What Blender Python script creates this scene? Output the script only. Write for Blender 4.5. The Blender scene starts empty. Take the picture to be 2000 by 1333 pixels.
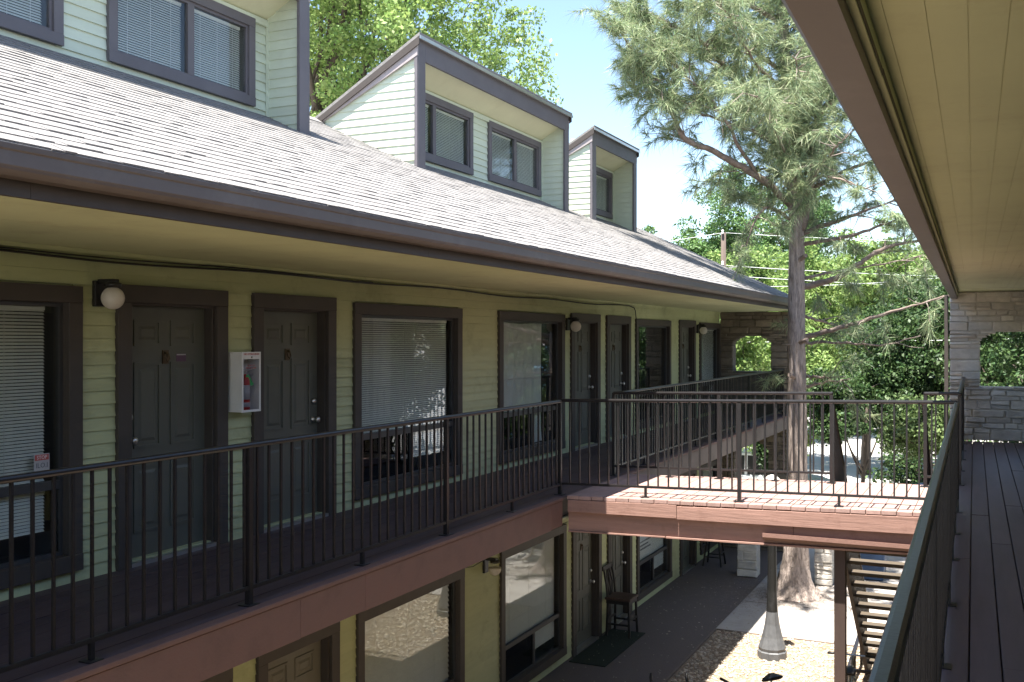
import bpy, math, random
import numpy as np
from mathutils import Matrix, Vector
random.seed(7); RNG = np.random.default_rng(7)
SC = bpy.context.scene
COL = SC.collection
# ------------------------------------------------------------------ camera, sky, sun, exposure
cam_d = bpy.data.cameras.new('camera'); cam = bpy.data.objects.new('camera', cam_d); COL.objects.link(cam)
cam.location = (0, 0, 0); cam.rotation_euler = (math.radians(90), 0, math.atan(945 / 2000.0))
cam_d.lens = 36.0; cam_d.sensor_width = 36.0; cam_d.shift_y = -0.00125
cam_d.clip_start = 0.02; cam_d.clip_end = 2000
SC.camera = cam
SUN_DIR = Vector((0.014, 0.31, -1.0)).normalized()
W = bpy.data.worlds.new('World'); SC.world = W; W.use_nodes = True
wn = W.node_tree.nodes; wl = W.node_tree.links
sky = wn.new('ShaderNodeTexSky'); sky.sky_type = 'NISHITA'; sky.sun_disc = False
sky.sun_elevation = math.radians(72.6); sky.sun_rotation = math.radians(182.6)
sky.air_density = 1.0; sky.dust_density = 0.7; sky.ozone_density = 1.2
bg = wn['Background']; wl.new(sky.outputs[0], bg.inputs[0]); bg.inputs[1].default_value = 0.088
sun_d = bpy.data.lights.new('sun', 'SUN'); sun = bpy.data.objects.new('sun', sun_d); COL.objects.link(sun)
sun_d.energy = 5.0; sun_d.angle = math.radians(0.53); sun_d.color = (1.0, 0.955, 0.88)
sun.rotation_euler = SUN_DIR.to_track_quat('-Z', 'Y').to_euler(); sun.location = (0, -10, 40)
vs = SC.view_settings; vs.view_transform = 'Standard'; vs.look = 'None'; vs.gamma = 1.0; vs.exposure = 2.0
try: vs.use_curve_mapping = False
except Exception: pass
SC.cycles.max_bounces = 10; SC.cycles.diffuse_bounces = 5; SC.cycles.glossy_bounces = 4; SC.cycles.transparent_max_bounces = 16
SC.cycles.caustics_reflective = False; SC.cycles.caustics_refractive = False

# ------------------------------------------------------------------ helpers
ID = Matrix.Identity(4)
FRM_R = Matrix.Rotation(math.radians(1.01), 4, 'Z')      # the near building stands turned one degree
WORLD = {}                                               # world matrix of every object we make
class MB:
    def __init__(s): s.v = []; s.f = []
    def add(s, vs, fs):
        b = len(s.v); s.v += [tuple(p) for p in vs]; s.f += [tuple(i + b for i in q) for q in fs]; return s
    def box(s, x0, x1, y0, y1, z0, z1, M=None):
        P = [(x, y, z) for x in (x0, x1) for y in (y0, y1) for z in (z0, z1)]
        if M is not None: P = [tuple(M @ Vector(p)) for p in P]
        return s.add(P, [(0, 1, 3, 2), (4, 6, 7, 5), (0, 4, 5, 1), (2, 3, 7, 6), (0, 2, 6, 4), (1, 5, 7, 3)])
    def hexa(s, P): return s.add(P, [(0, 1, 3, 2), (4, 6, 7, 5), (0, 4, 5, 1), (2, 3, 7, 6), (0, 2, 6, 4), (1, 5, 7, 3)])
    def ext_y(s, prof, y0, y1, closed=True):             # (x,z) outline extruded along y
        n = len(prof)
        P = [(x, y0, z) for x, z in prof] + [(x, y1, z) for x, z in prof]
        F = [(i, (i + 1) % n, (i + 1) % n + n, i + n) for i in range(n if closed else n - 1)]
        if closed: F += [tuple(range(n))[::-1], tuple(range(n, 2 * n))]
        return s.add(P, F)
    def ext_x(s, prof, x0, x1):                          # (y,z) outline extruded along x
        n = len(prof)
        P = [(x0, y, z) for y, z in prof] + [(x1, y, z) for y, z in prof]
        F = [(i, (i + 1) % n, (i + 1) % n + n, i + n) for i in range(n)] + [tuple(range(n))[::-1], tuple(range(n, 2 * n))]
        return s.add(P, F)
    def tube(s, path, radii, n=8, cap=True, jit=0.0):
        path = [Vector(p) for p in path]
        if not hasattr(radii, '__len__'): radii = [radii] * len(path)
        b = len(s.v); prev = None
        for i, p in enumerate(path):
            t = (path[min(i + 1, len(path) - 1)] - path[max(i - 1, 0)]).normalized()
            if prev is None:
                a = Vector((0, 0, 1)) if abs(t.z) < .9 else Vector((1, 0, 0))
                u = t.cross(a).normalized()
            else: u = (prev - t * prev.dot(t)).normalized()
            prev = u; w = t.cross(u)
            for k in range(n):
                a = 2 * math.pi * k / n; r = radii[i] * (1 + random.uniform(-jit, jit))
                s.v.append(tuple(p + (u * math.cos(a) + w * math.sin(a)) * r))
        for i in range(len(path) - 1):
            for k in range(n):
                s.f.append((b + i * n + k, b + i * n + (k + 1) % n, b + (i + 1) * n + (k + 1) % n, b + (i + 1) * n + k))
        if cap:
            s.f.append(tuple(b + k for k in range(n))[::-1]); s.f.append(tuple(b + (len(path) - 1) * n + k for k in range(n)))
        return s
    def bar(s, a, b, w, h):                              # rectangular bar between two points
        a = Vector(a); b = Vector(b); t = (b - a).normalized()
        up = Vector((0, 0, 1)) if abs(t.z) < .95 else Vector((0, 1, 0))
        u = t.cross(up).normalized(); v = u.cross(t).normalized()
        P = [tuple(q + u * (i * w / 2) + v * (j * h / 2)) for q in (a, b) for i in (-1, 1) for j in (-1, 1)]
        return s.hexa(P)
    def lathe(s, prof, c=(0, 0, 0), n=16, M=None, facet=False):
        b = len(s.v)
        for r, z in prof:
            for k in range(n):
                a = 2 * math.pi * (k + (.5 if facet else 0)) / n
                p = Vector((r * math.cos(a), r * math.sin(a), z))
                if M is not None: p = M @ p
                s.v.append((p.x + c[0], p.y + c[1], p.z + c[2]))
        for i in range(len(prof) - 1):
            for k in range(n):
                s.f.append((b + i * n + k, b + i * n + (k + 1) % n, b + (i + 1) * n + (k + 1) % n, b + (i + 1) * n + k))
        s.f.append(tuple(b + k for k in range(n))[::-1]); s.f.append(tuple(b + (len(prof) - 1) * n + k for k in range(n)))
        return s
    def mesh(s, name, mat, smooth=False):
        me = bpy.data.meshes.new(name); me.from_pydata(s.v, [], s.f); me.update()
        if mat: me.materials.append(mat)
        if smooth:
            me.polygons.foreach_set('use_smooth', [True] * len(me.polygons))
        return me
    def build(s, name, mat, parent=None, F=ID, smooth=False, bevel=0, loc=None):
        return place(s.mesh(name, mat, smooth), name, parent, F, loc, bevel)

def place(me, name, parent=None, F=ID, loc=None, bevel=0, rot=None):
    """link a mesh whose coordinates are given in frame F, offset by loc; keep it there under its parent"""
    o = bpy.data.objects.new(name, me); COL.objects.link(o)
    B = Matrix.Translation(loc) if loc is not None else ID
    if rot is not None: B = B @ rot
    Wm = F @ B
    if parent is not None:
        o.parent = parent; o.matrix_parent_inverse = WORLD[parent].inverted() @ F
        o.matrix_basis = B
    else: o.matrix_basis = Wm
    WORLD[o] = Wm
    if bevel:
        m = o.modifiers.new('bevel', 'BEVEL'); m.width = bevel; m.segments = 2; m.limit_method = 'ANGLE'; m.angle_limit = math.radians(40)
    return o
def thing(name, label, cat, loc=(0, 0, 0), rotz=0, group=None, F=ID):
    o = bpy.data.objects.new(name, None); COL.objects.link(o); o.empty_display_size = .2
    M = F @ Matrix.Translation(loc) @ Matrix.Rotation(rotz, 4, 'Z'); o.matrix_basis = M; WORLD[o] = M
    return tag(o, label, cat, group)
def tag(o, label, cat=None, group=None):
    o['label'] = label
    if cat: o['category'] = cat
    if group: o['group'] = group
    return o
def kind(o, k): o['kind'] = k; return o
def npmesh(name, V, F, mat, smooth=False):
    V = np.asarray(V, np.float32); F = np.asarray(F, np.int32); k = F.shape[1]
    me = bpy.data.meshes.new(name); me.vertices.add(len(V)); me.vertices.foreach_set('co', V.ravel())
    me.loops.add(F.size); me.loops.foreach_set('vertex_index', F.ravel())
    me.polygons.add(len(F)); me.polygons.foreach_set('loop_start', np.arange(0, F.size, k, dtype=np.int32))
    me.polygons.foreach_set('loop_total', np.full(len(F), k, np.int32))
    if smooth: me.polygons.foreach_set('use_smooth', np.ones(len(F), bool))
    me.update(calc_edges=True); me.materials.append(mat); return me

# ------------------------------------------------------------------ materials
def pmat(name, col, rough=.6, var=.12, scale=6, stretch=(1, 1, 1), bump=0, bscale=None, orand=.0, island=.0, metal=0, spec=.4, dirt=None, dirt_scale=2.5, dirt_amt=.5, hue=None, trans=0, dirt_st=False):
    m = bpy.data.materials.new(name); m.use_nodes = True
    N = m.node_tree.nodes; L = m.node_tree.links; P = N['Principled BSDF']
    P.inputs['Roughness'].default_value = rough; P.inputs['Metallic'].default_value = metal; P.inputs['Specular IOR Level'].default_value = spec
    tc = N.new('ShaderNodeTexCoord'); mp = N.new('ShaderNodeMapping'); mp.inputs['Scale'].default_value = stretch
    L.new(tc.outputs['Object'], mp.inputs[0])
    nz = N.new('ShaderNodeTexNoise'); nz.inputs['Scale'].default_value = scale; nz.inputs['Detail'].default_value = 6; nz.inputs['Roughness'].default_value = .65
    L.new(mp.outputs[0], nz.inputs['Vector'])
    mr = N.new('ShaderNodeMapRange'); mr.inputs[1].default_value = .25; mr.inputs[2].default_value = .75
    mr.inputs[3].default_value = 1 - var; mr.inputs[4].default_value = 1 + var
    L.new(nz.outputs['Fac'], mr.inputs[0]); val = mr.outputs[0]
    def addmul(sock, amt):
        nonlocal val
        a = N.new('ShaderNodeMapRange'); a.inputs[3].default_value = 1 - amt; a.inputs[4].default_value = 1 + amt
        L.new(sock, a.inputs[0]); b = N.new('ShaderNodeMath'); b.operation = 'MULTIPLY'; L.new(val, b.inputs[0]); L.new(a.outputs[0], b.inputs[1]); val = b.outputs[0]
    if orand: addmul(N.new('ShaderNodeObjectInfo').outputs['Random'], orand)
    if island: addmul(N.new('ShaderNodeNewGeometry').outputs['Random Per Island'], island)
    base = N.new('ShaderNodeRGB'); base.outputs[0].default_value = (*col, 1); bs = base.outputs[0]
    if hue:
        mx = N.new('ShaderNodeMix'); mx.data_type = 'RGBA'; L.new(bs, mx.inputs[6]); mx.inputs[7].default_value = (*hue, 1)
        src = N.new('ShaderNodeNewGeometry').outputs['Random Per Island'] if island else N.new('ShaderNodeObjectInfo').outputs['Random']
        mm = N.new('ShaderNodeMath'); mm.operation = 'MULTIPLY'; mm.inputs[1].default_value = 7.31; L.new(src, mm.inputs[0])
        fr = N.new('ShaderNodeMath'); fr.operation = 'FRACT'; L.new(mm.outputs[0], fr.inputs[0]); L.new(fr.outputs[0], mx.inputs[0]); bs = mx.outputs[2]
    if dirt:
        n2 = N.new('ShaderNodeTexNoise'); n2.inputs['Scale'].default_value = dirt_scale; n2.inputs['Detail'].default_value = 8; n2.inputs['Roughness'].default_value = .7
        L.new(mp.outputs[0] if dirt_st else tc.outputs['Object'], n2.inputs['Vector'])
        r2 = N.new('ShaderNodeMapRange'); r2.inputs[1].default_value = .52; r2.inputs[2].default_value = .75; r2.inputs[3].default_value = 0; r2.inputs[4].default_value = dirt_amt
        L.new(n2.outputs['Fac'], r2.inputs[0]); mx = N.new('ShaderNodeMix'); mx.data_type = 'RGBA'
        L.new(r2.outputs[0], mx.inputs[0]); L.new(bs, mx.inputs[6]); mx.inputs[7].default_value = (*dirt, 1); bs = mx.outputs[2]
    vm = N.new('ShaderNodeVectorMath'); vm.operation = 'SCALE'; L.new(bs, vm.inputs[0]); L.new(val, vm.inputs['Scale'])
    L.new(vm.outputs[0], P.inputs['Base Color'])
    if bump:
        nb = N.new('ShaderNodeTexNoise'); nb.inputs['Scale'].default_value = bscale or scale * 4; nb.inputs['Detail'].default_value = 5
        L.new(mp.outputs[0], nb.inputs['Vector']); bp = N.new('ShaderNodeBump'); bp.inputs['Strength'].default_value = bump; bp.inputs['Distance'].default_value = .01
        L.new(nb.outputs['Fac'], bp.inputs['Height']); L.new(bp.outputs[0], P.inputs['Normal'])
    if trans:
        tr = N.new('ShaderNodeBsdfTranslucent'); L.new(vm.outputs[0], tr.inputs[0]); ms = N.new('ShaderNodeMixShader'); ms.inputs[0].default_value = trans
        out = N['Material Output']; L.new(P.outputs[0], ms.inputs[1]); L.new(tr.outputs[0], ms.inputs[2]); L.new(ms.outputs[0], out.inputs[0])
    return m
def glassmat(name, tint=(.91, .93, .92), boost=.0):
    m = bpy.data.materials.new(name); m.use_nodes = True; N = m.node_tree.nodes; L = m.node_tree.links
    N.remove(N['Principled BSDF'])
    t = N.new('ShaderNodeBsdfTransparent'); t.inputs[0].default_value = (*tint, 1)
    g = N.new('ShaderNodeBsdfGlossy'); g.inputs['Roughness'].default_value = .003; g.inputs[0].default_value = (.95, .97, 1, 1)
    lw = N.new('ShaderNodeLayerWeight'); lw.inputs[0].default_value = .5
    pw = N.new('ShaderNodeMath'); pw.operation = 'POWER'; pw.inputs[1].default_value = 5; L.new(lw.outputs['Facing'], pw.inputs[0])
    tc = N.new('ShaderNodeTexCoord'); nz = N.new('ShaderNodeTexNoise'); nz.inputs['Scale'].default_value = .9; nz.inputs['Detail'].default_value = 1
    L.new(tc.outputs['Object'], nz.inputs[0]); bp = N.new('ShaderNodeBump'); bp.inputs['Strength'].default_value = .008; bp.inputs['Distance'].default_value = .05
    L.new(nz.outputs['Fac'], bp.inputs['Height']); L.new(bp.outputs[0], g.inputs['Normal'])
    ma = N.new('ShaderNodeMath'); ma.operation = 'MULTIPLY_ADD'; ma.inputs[1].default_value = .9; ma.inputs[2].default_value = .032 + boost; ma.use_clamp = True
    L.new(pw.outputs[0], ma.inputs[0]); ms = N.new('ShaderNodeMixShader'); L.new(ma.outputs[0], ms.inputs[0]); L.new(t.outputs[0], ms.inputs[1]); L.new(g.outputs[0], ms.inputs[2])
    L.new(ms.outputs[0], N['Material Output'].inputs[0]); return m
M = {}
M['siding'] = pmat('siding', (.44, .465, .265), .62, .07, 3, (1, 1, 6), .06, 40, orand=.05, dirt=(.17, .16, .085), dirt_scale=2.1, dirt_amt=.5)  # same paint as the dormers, eave shade and warm bounce put into its colour
M['siding_lit'] = pmat('siding_lit', (.56, .615, .49), .62, .06, 3, (1, 1, 6), .06, 40, orand=.05, dirt=(.34, .34, .24), dirt_scale=1.6, dirt_amt=.3)  # lit copy of the one siding paint, for dormers and gable
M['soffit'] = pmat('soffit', (.50, .525, .315), .65, .07, 1.5, (1, 1, 1), .05, 60, orand=.03, dirt=(.30, .27, .15), dirt_scale=1.7, dirt_amt=.5)
M['soffit_cream'] = pmat('soffit_cream', (.64, .64, .44), .65, .05, 1.5, dirt=(.45, .42, .27), dirt_scale=1.4, dirt_amt=.35)
M['tread'] = pmat('tread', (.085, .066, .046), .7, .2, 8, (1, 3, 1), .1, 40)
M['trim_sunlit'] = pmat('trim_sunlit', (.34, .30, .30), .6, .12, 4, dirt=(.2, .17, .165), dirt_scale=6, dirt_amt=.5)  # dormer rake board made paler, direct sun put into its colour
M['fascia_grey'] = pmat('fascia_grey', (.17, .135, .115), .65, .2, 5, dirt=(.1, .075, .06), dirt_scale=4, dirt_amt=.5)
M['post_brown'] = pmat('post_brown', (.050, .032, .026), .65, .2, 8, (1, 1, .2), .2, 40)
M['trim'] = pmat('trim', (.056, .046, .040), .6, .14, 4, (1, 1, 1), .1, 60, orand=.06)
M['trim_grey'] = pmat('trim_grey', (.125, .115, .125), .6, .12, 3, (1, 1, 1), .1, 50, orand=.04)
M['door'] = pmat('door', (.102, .105, .086), .5, .12, 2, (1, 1, .4), .03, 60, orand=.05, dirt=(.07, .066, .058), dirt_scale=3, dirt_amt=.5)
M['door_lit'] = pmat('door_lit', (.15, .14, .11), .5, .1, 2, (1, 1, .4), .03, 60, orand=.05, dirt=(.12, .11, .09), dirt_scale=3, dirt_amt=.4)  # near lower doors, bounce light put into a paler door colour
M['gutter'] = pmat('gutter', (.105, .086, .077), .45, .16, 2.2, (1, .5, 2), .03, 40, dirt=(.17, .15, .135), dirt_scale=3, dirt_amt=.5)
M['shingle'] = pmat('shingle', (.20, .191, .185), .9, .28, 24, (1, 1, 1), .35, 160, orand=.08, island=.08)
M['redwood'] = pmat('redwood', (.150, .082, .063), .62, .17, 5, (1, 1, 1), .22, 50, orand=.08, dirt=(.12, .055, .04), dirt_scale=5, dirt_amt=.55)
M['redwood_x'] = pmat('redwood_x', (.27, .158, .125), .6, .2, 7, (.18, 1, 2.2), .3, 26, orand=.09, dirt=(.14, .07, .05), dirt_scale=6, dirt_amt=.5)
M['redplank'] = pmat('redplank', (.32, .21, .18), .65, .15, 7, (2, .25, 1), .2, 40, orand=.12, dirt=(.2, .11, .09), dirt_scale=5, dirt_amt=.45)
M['deckdark'] = pmat('deckdark', (.072, .048, .050), .55, .2, 5, (2, .25, 1), .15, 40, orand=.1, dirt=(.11, .09, .085), dirt_scale=3, dirt_amt=.4)
M['deckright'] = pmat('deckright', (.125, .092, .098), .5, .2, 5, (2, .2, 1), .15, 40, orand=.09, dirt=(.13, .105, .105), dirt_scale=2.2, dirt_amt=.45)
M['rail'] = pmat('rail', (.0165, .0145, .0145), .34, .25, 12, (1, 1, 1), .08, 60, spec=.36, orand=.06)
M['glass'] = glassmat('glass'); M['glass_dark'] = glassmat('glass_dark', (.35, .37, .37)); M['acrylic'] = glassmat('acrylic', (.9, .9, .92), -.03)
M['blind'] = pmat('blind', (.74, .74, .71), .5, .05, 5, orand=.03)
M['curtain'] = pmat('curtain', (.62, .62, .60), .8, .06, 3, (1, 3, .3), .1, 20)
M['unlit_room'] = pmat('unlit_room', (.05, .05, .05), .9, .1, 2)  # near-black backing, the lack of light in the rooms put into colour
M['sash'] = pmat('sash', (.05, .05, .052), .4, .1, 8)
M['white'] = pmat('white', (.72, .71, .70), .45, .05, 6)
M['metal'] = pmat('metal', (.55, .54, .52), .35, .12, 10, metal=.9)
M['brass'] = pmat('brass', (.10, .07, .04), .45, .2, 30, metal=.7)
M['black'] = pmat('black', (.015, .014, .014), .45, .15, 20)
M['blackwood'] = pmat('blackwood', (.022, .019, .018), .42, .25, 12, (1, 1, .3), .1, 60)
M['seatwood'] = pmat('seatwood', (.06, .035, .028), .5, .3, 14, (1, 3, 1), .1, 60)
M['globe'] = pmat('globe', (.80, .76, .70), .25, .05, 8, spec=.5, trans=.35, dirt=(.5, .42, .36), dirt_scale=9, dirt_amt=.5)
M['red'] = pmat('red', (.42, .035, .03), .35, .08, 8); M['green'] = pmat('green', (.06, .42, .13), .6, .06, 8)
M['redprint'] = pmat('redprint', (.45, .09, .08), .6, .05, 20); M['grayprint'] = pmat('grayprint', (.12, .12, .14), .6, .05, 20); M['purple'] = pmat('purple', (.10, .05, .09), .5, .1, 20); M['sticker'] = pmat('sticker', (.42, .41, .42), .5, .08, 20)
M['stone'] = pmat('stone', (.66, .625, .57), .85, .2, 7, (1, 1, 1.6), .6, 16, orand=.16, hue=(.70, .645, .57), dirt=(.46, .42, .38), dirt_scale=4, dirt_amt=.6)
M['stone_rust'] = pmat('stone_rust', (.42, .24, .12), .85, .25, 8, (1, 1, 2), .5, 16)
M['stone_shaded'] = pmat('stone_shaded', (.20, .165, .13), .88, .25, 7, (1, 1, 1.6), .5, 16, orand=.22)  # darker copy of the stone, the far wall's shade put into colour
M['mortar'] = pmat('mortar', (.60, .56, .50), .95, .12, 10, bump=.3, bscale=60)
M['mortar_shaded'] = pmat('mortar_shaded', (.14, .12, .10), .95, .12, 10, bump=.3, bscale=60)  # mortar darkened likewise for the shaded far wall
M['bark_pine'] = pmat('bark_pine', (.33, .27, .235), .95, .55, 30, (1, 1, .16), 1.0, 24, dirt=(.055, .038, .032), dirt_scale=17, dirt_amt=1.0, dirt_st=True)
for nd in M['bark_pine'].node_tree.nodes:
    if nd.type == 'BUMP': nd.inputs['Distance'].default_value = .05
M['bark_limb'] = pmat('bark_limb', (.19, .145, .12), .95, .45, 9, (1, 1, 1), .8, 14, dirt=(.36, .31, .28), dirt_scale=6, dirt_amt=.8)
M['bark'] = pmat('bark', (.075, .06, .048), .95, .3, 6, (1, 1, .3), .6, 14)
M['twig'] = pmat('twig', (.22, .18, .155), .95, .3, 9)
M['needle'] = pmat('needle', (.165, .255, .13), .5, .15, 2, island=.42, hue=(.36, .385, .22), trans=.3)
def leafmat(n, a, b, tr=.38): return pmat(n, a, .5, .15, 1.2, island=.35, hue=b, trans=tr, spec=.3)
M['leaf_lime'] = leafmat('leaf_lime', (.135, .235, .06), (.265, .345, .11), .36)
M['leaf_mid'] = leafmat('leaf_mid', (.065, .145, .042), (.135, .215, .070), .26)
M['leaf_dark'] = leafmat('leaf_dark', (.028, .066, .022), (.07, .115, .035), .25)
M['leaf_pale'] = leafmat('leaf_pale', (.10, .17, .055), (.17, .22, .085), .3)
M['concrete'] = pmat('concrete', (.40, .365, .33), .9, .14, 1.2, bump=.25, bscale=120, dirt=(.22, .19, .165), dirt_scale=.7, dirt_amt=.5)
M['aggregate_shaded'] = pmat('aggregate_shaded', (.118, .096, .088), .9, .35, 90, bump=.5, bscale=110, dirt=(.10, .08, .072), dirt_scale=.8, dirt_amt=.6)  # walkway paving with the shade over it put into a darker colour
M['street'] = pmat('street', (.50, .48, .45), .9, .1, .6, bump=.15, bscale=80)
M['soil'] = pmat('soil', (.22, .165, .115), .95, .3, 14, bump=.5, bscale=60)
M['pebble'] = pmat('pebble', (.43, .35, .26), .85, .15, 20, island=.35, hue=(.42, .37, .30))
M['edging'] = pmat('edging', (.15, .12, .10), .9, .2, 8)
M['mat_green'] = pmat('mat_green', (.018, .026, .016), .95, .4, 30, bump=.8, bscale=200)
M['iron'] = pmat('iron', (.014, .014, .0135), .5, .2, 12, (1, 1, .3), .1, 40, dirt=(.07, .07, .074), dirt_scale=4, dirt_amt=.5)
M['iron_worn'] = pmat('iron_worn', (.10, .102, .106), .5, .25, 12, (1, 1, .3), .1, 40, dirt=(.04, .04, .042), dirt_scale=6, dirt_amt=.6)
M['car_blue'] = pmat('car_blue', (.02, .035, .075), .25, .04, 2, spec=.6); M['car_white'] = pmat('car_white', (.62, .63, .64), .25, .03, 2, spec=.6)
M['rubber'] = pmat('rubber', (.018, .018, .018), .85, .15, 20); M['alloy'] = pmat('alloy', (.45, .46, .47), .35, .08, 20, metal=.8)
M['bike_red'] = pmat('bike_red', (.30, .03, .03), .35, .05, 10); M['bike_silver'] = pmat('bike_silver', (.55, .62, .62), .3, .05, 10, metal=.3)
M['blue_siding'] = pmat('blue_siding', (.11, .24, .36), .6, .07, 3, orand=.05); M['roof_grey'] = pmat('roof_grey', (.20, .18, .165), .9, .25, 8, (1, 6, 1), .3, 30)
M['pole_wood'] = pmat('pole_wood', (.10, .075, .062), .9, .25, 10, (1, 1, .15), .4, 20); M['wire'] = pmat('wire', (.62, .64, .64), .5, .05, 10, metal=.2)
M['bin_blue'] = pmat('bin_blue', (.035, .075, .16), .5, .1, 8); M['spout'] = pmat('spout', (.42, .38, .35), .5, .1, 8)
# ------------------------------------------------------------------ the setting: ground
GZ = -4.97; DZ = -1.745
def sheet(name, pts, z, mat, sub=0):
    m = MB(); m.add([(x, y, z) for x, y in pts], [tuple(range(len(pts)))]); return kind(m.build(name, M[mat]), 'structure')
sheet('ground', [(-260, -160), (260, -160), (260, 400), (-260, 400)], GZ - .02, 'street')
sheet('courtyard_paving', [(-6.3, -12), (3.5, -12), (3.5, 25.2), (-6.3, 25.2)], GZ - .012, 'concrete')
sheet('walkway', [(-6.3, -12), (-4.36, -12), (-4.36, 17.42), (-4.36, 25.2), (-6.3, 25.2)], GZ, 'aggregate_shaded')
def C2(px, py): return px, py
CT = math.cos(math.atan(945 / 2000.)); ST = math.sin(math.atan(945 / 2000.))
def proj(p):
    d = -p[0] * ST + p[1] * CT; u = p[0] * CT + p[1] * ST
    if d < .2: return None
    return 1000 + 2000 * u / d, 664 - 2000 * p[2] / d, d
def shown(pts):
    """size in the picture of a set of points, 0 when outside the frame"""
    q = [proj(p) for p in pts]; q = [a for a in q if a]
    if len(q) < 2: return 0
    x0 = max(0, min(a[0] for a in q)); x1 = min(2000, max(a[0] for a in q)); y0 = max(0, min(a[1] for a in q)); y1 = min(1333, max(a[1] for a in q))
    return max(0, x1 - x0) * max(0, y1 - y0)
for (a, b, c, d) in ((-4.33, 3.4, 19.55, 19.565), (-2.42, -2.405, 17.45, 25.1), (-4.33, 3.4, 22.6, 22.615)): kind(MB().box(a, b, c, d, GZ - .02, GZ - .009).build('paving_joint', M['edging']), 'structure')
# gravel bed with a low edging and loose stones
gb = sheet('gravel_bed', [(-4.33, -10), (2.6, -10), (2.6, 17.38), (-4.33, 17.38)], GZ - .006, 'soil')
e = MB().box(-4.37, -4.33, -10, 17.40, GZ - .03, GZ + .012); kind(e.build('bed_edging', M['edging']), 'structure')
e = MB().box(-4.33, 2.6, 17.38, 17.42, GZ - .03, GZ + .008); kind(e.build('bed_edging', M['edging']), 'structure')
ico_v = np.array([(0, 0, 1), (.89, 0, .45), (.28, .85, .45), (-.72, .53, .45), (-.72, -.53, .45), (.28, -.85, .45), (.72, .53, -.45), (-.28, .85, -.45), (-.89, 0, -.45), (-.28, -.85, -.45), (.72, -.53, -.45), (0, 0, -1)])
ico_f = np.array([(0, 1, 2), (0, 2, 3), (0, 3, 4), (0, 4, 5), (0, 5, 1), (1, 6, 2), (2, 7, 3), (3, 8, 4), (4, 9, 5), (5, 10, 1), (2, 6, 7), (3, 7, 8), (4, 8, 9), (5, 9, 10), (1, 10, 6), (6, 11, 7), (7, 11, 8), (8, 11, 9), (9, 11, 10), (10, 11, 6)])
def pebbles(n, x0, x1, y0, y1, z, smin, smax, mat, name, label):
    c = np.stack([RNG.uniform(x0, x1, n), RNG.uniform(y0, y1, n), np.zeros(n)], 1)
    s = RNG.uniform(smin, smax, n) * RNG.uniform(.6, 1.2, n)
    a = RNG.uniform(0, 6.28, n); sc = RNG.uniform(.6, 1.3, (n, 3)) * s[:, None]; sc[:, 2] *= .6
    V = ico_v[None] * (1 + RNG.uniform(-.2, .2, (n, 12, 1))) * sc[:, None, :]
    X = V[..., 0] * np.cos(a)[:, None] - V[..., 1] * np.sin(a)[:, None]; Y = V[..., 0] * np.sin(a)[:, None] + V[..., 1] * np.cos(a)[:, None]
    V = np.stack([X, Y, V[..., 2]], -1) + c[:, None, :] ; V[..., 2] += z + sc[:, None, 2] * .4
    F = (ico_f[None] + (np.arange(n) * 12)[:, None, None]).reshape(-1, 3)
    o = place(npmesh(name, V.reshape(-1, 3), F, mat, True), name); tag(o, label, 'gravel'); return kind(o, 'stuff')
pebbles(15000, -4.3, -.4, 9.5, 17.36, GZ - .006, .010, .034, M['pebble'], 'gravel', 'loose tan gravel stones filling the courtyard bed')

# ------------------------------------------------------------------ left building
LB = thing('apartment_building', 'pale green two-storey apartment building with dormers along the left of the courtyard', 'building', (-7.5, 10, GZ))
FX = -6.0; YE = 24.4; Y0 = -4.0; SOFZ = .662
U_OPEN = [('win', .55, 2.95), ('win', 3.02, 5.37), ('door', 5.70, 6.92), ('door', 7.26, 8.52), ('win', 8.85, 11.2), ('win', 12.25, 14.54), ('door', 14.82, 16.10), ('door', 16.43, 17.69), ('win', 18.0, 20.22), ('door', 20.86, 22.12), ('win', 22.5, 24.36)]
U_TOP = {'win': .385, 'door': .42}; U_BOT = {'win': -1.66, 'door': DZ}
L_TOP = {'win': -2.83, 'door': -2.80}; L_BOT = {'win': -4.83, 'door': GZ}
L_OPEN = [(k, a + .06, b + .06) for k, a, b in U_OPEN[2:-1]] + [('win', 22.56, 24.3)]
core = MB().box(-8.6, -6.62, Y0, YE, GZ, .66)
core.build('wall', M['unlit_room'], LB)  # dark backing behind the windows in place of unlit rooms
wallm = MB()
def wall_strips(openings, tops, bots, zlo, zhi):
    y = Y0
    for k, a, b in openings:
        if a - y > .02: wallm.box(-6.62, -6.025, y, a + .06, zlo, zhi)
        wallm.box(-6.62, -6.025, a + .06, b - .06, tops[k] - .04, zhi)
        if bots[k] > zlo + .02: wallm.box(-6.62, -6.025, a + .06, b - .06, zlo, bots[k] + .04)
        y = b - .06
    wallm.box(-6.62, -6.025, y, YE, zlo, zhi)
wall_strips(U_OPEN, U_TOP, U_BOT, DZ - .25, SOFZ + .02)
wall_strips(L_OPEN, L_TOP, L_BOT, GZ, DZ - .26)
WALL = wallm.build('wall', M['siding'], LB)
BOARDS = []                                             # (vertices, parent, material) of every siding board
def board(x, y0, y1, z0, z1, par, mat, x_lo=.021, x_hi=.003, flip=1):
    P = []
    for xx, zz in ((x - .012, z0), (x - .012, z1)):
        pass
    a = x + x_lo; b = x + x_hi; c = x - .01
    P = [(c, y0, z0), (c, y0, z1), (c, y1, z0), (c, y1, z1), (a, y0, z0), (b, y0, z1), (a, y1, z0), (b, y1, z1)]
    BOARDS.append((P, par, mat))
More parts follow.
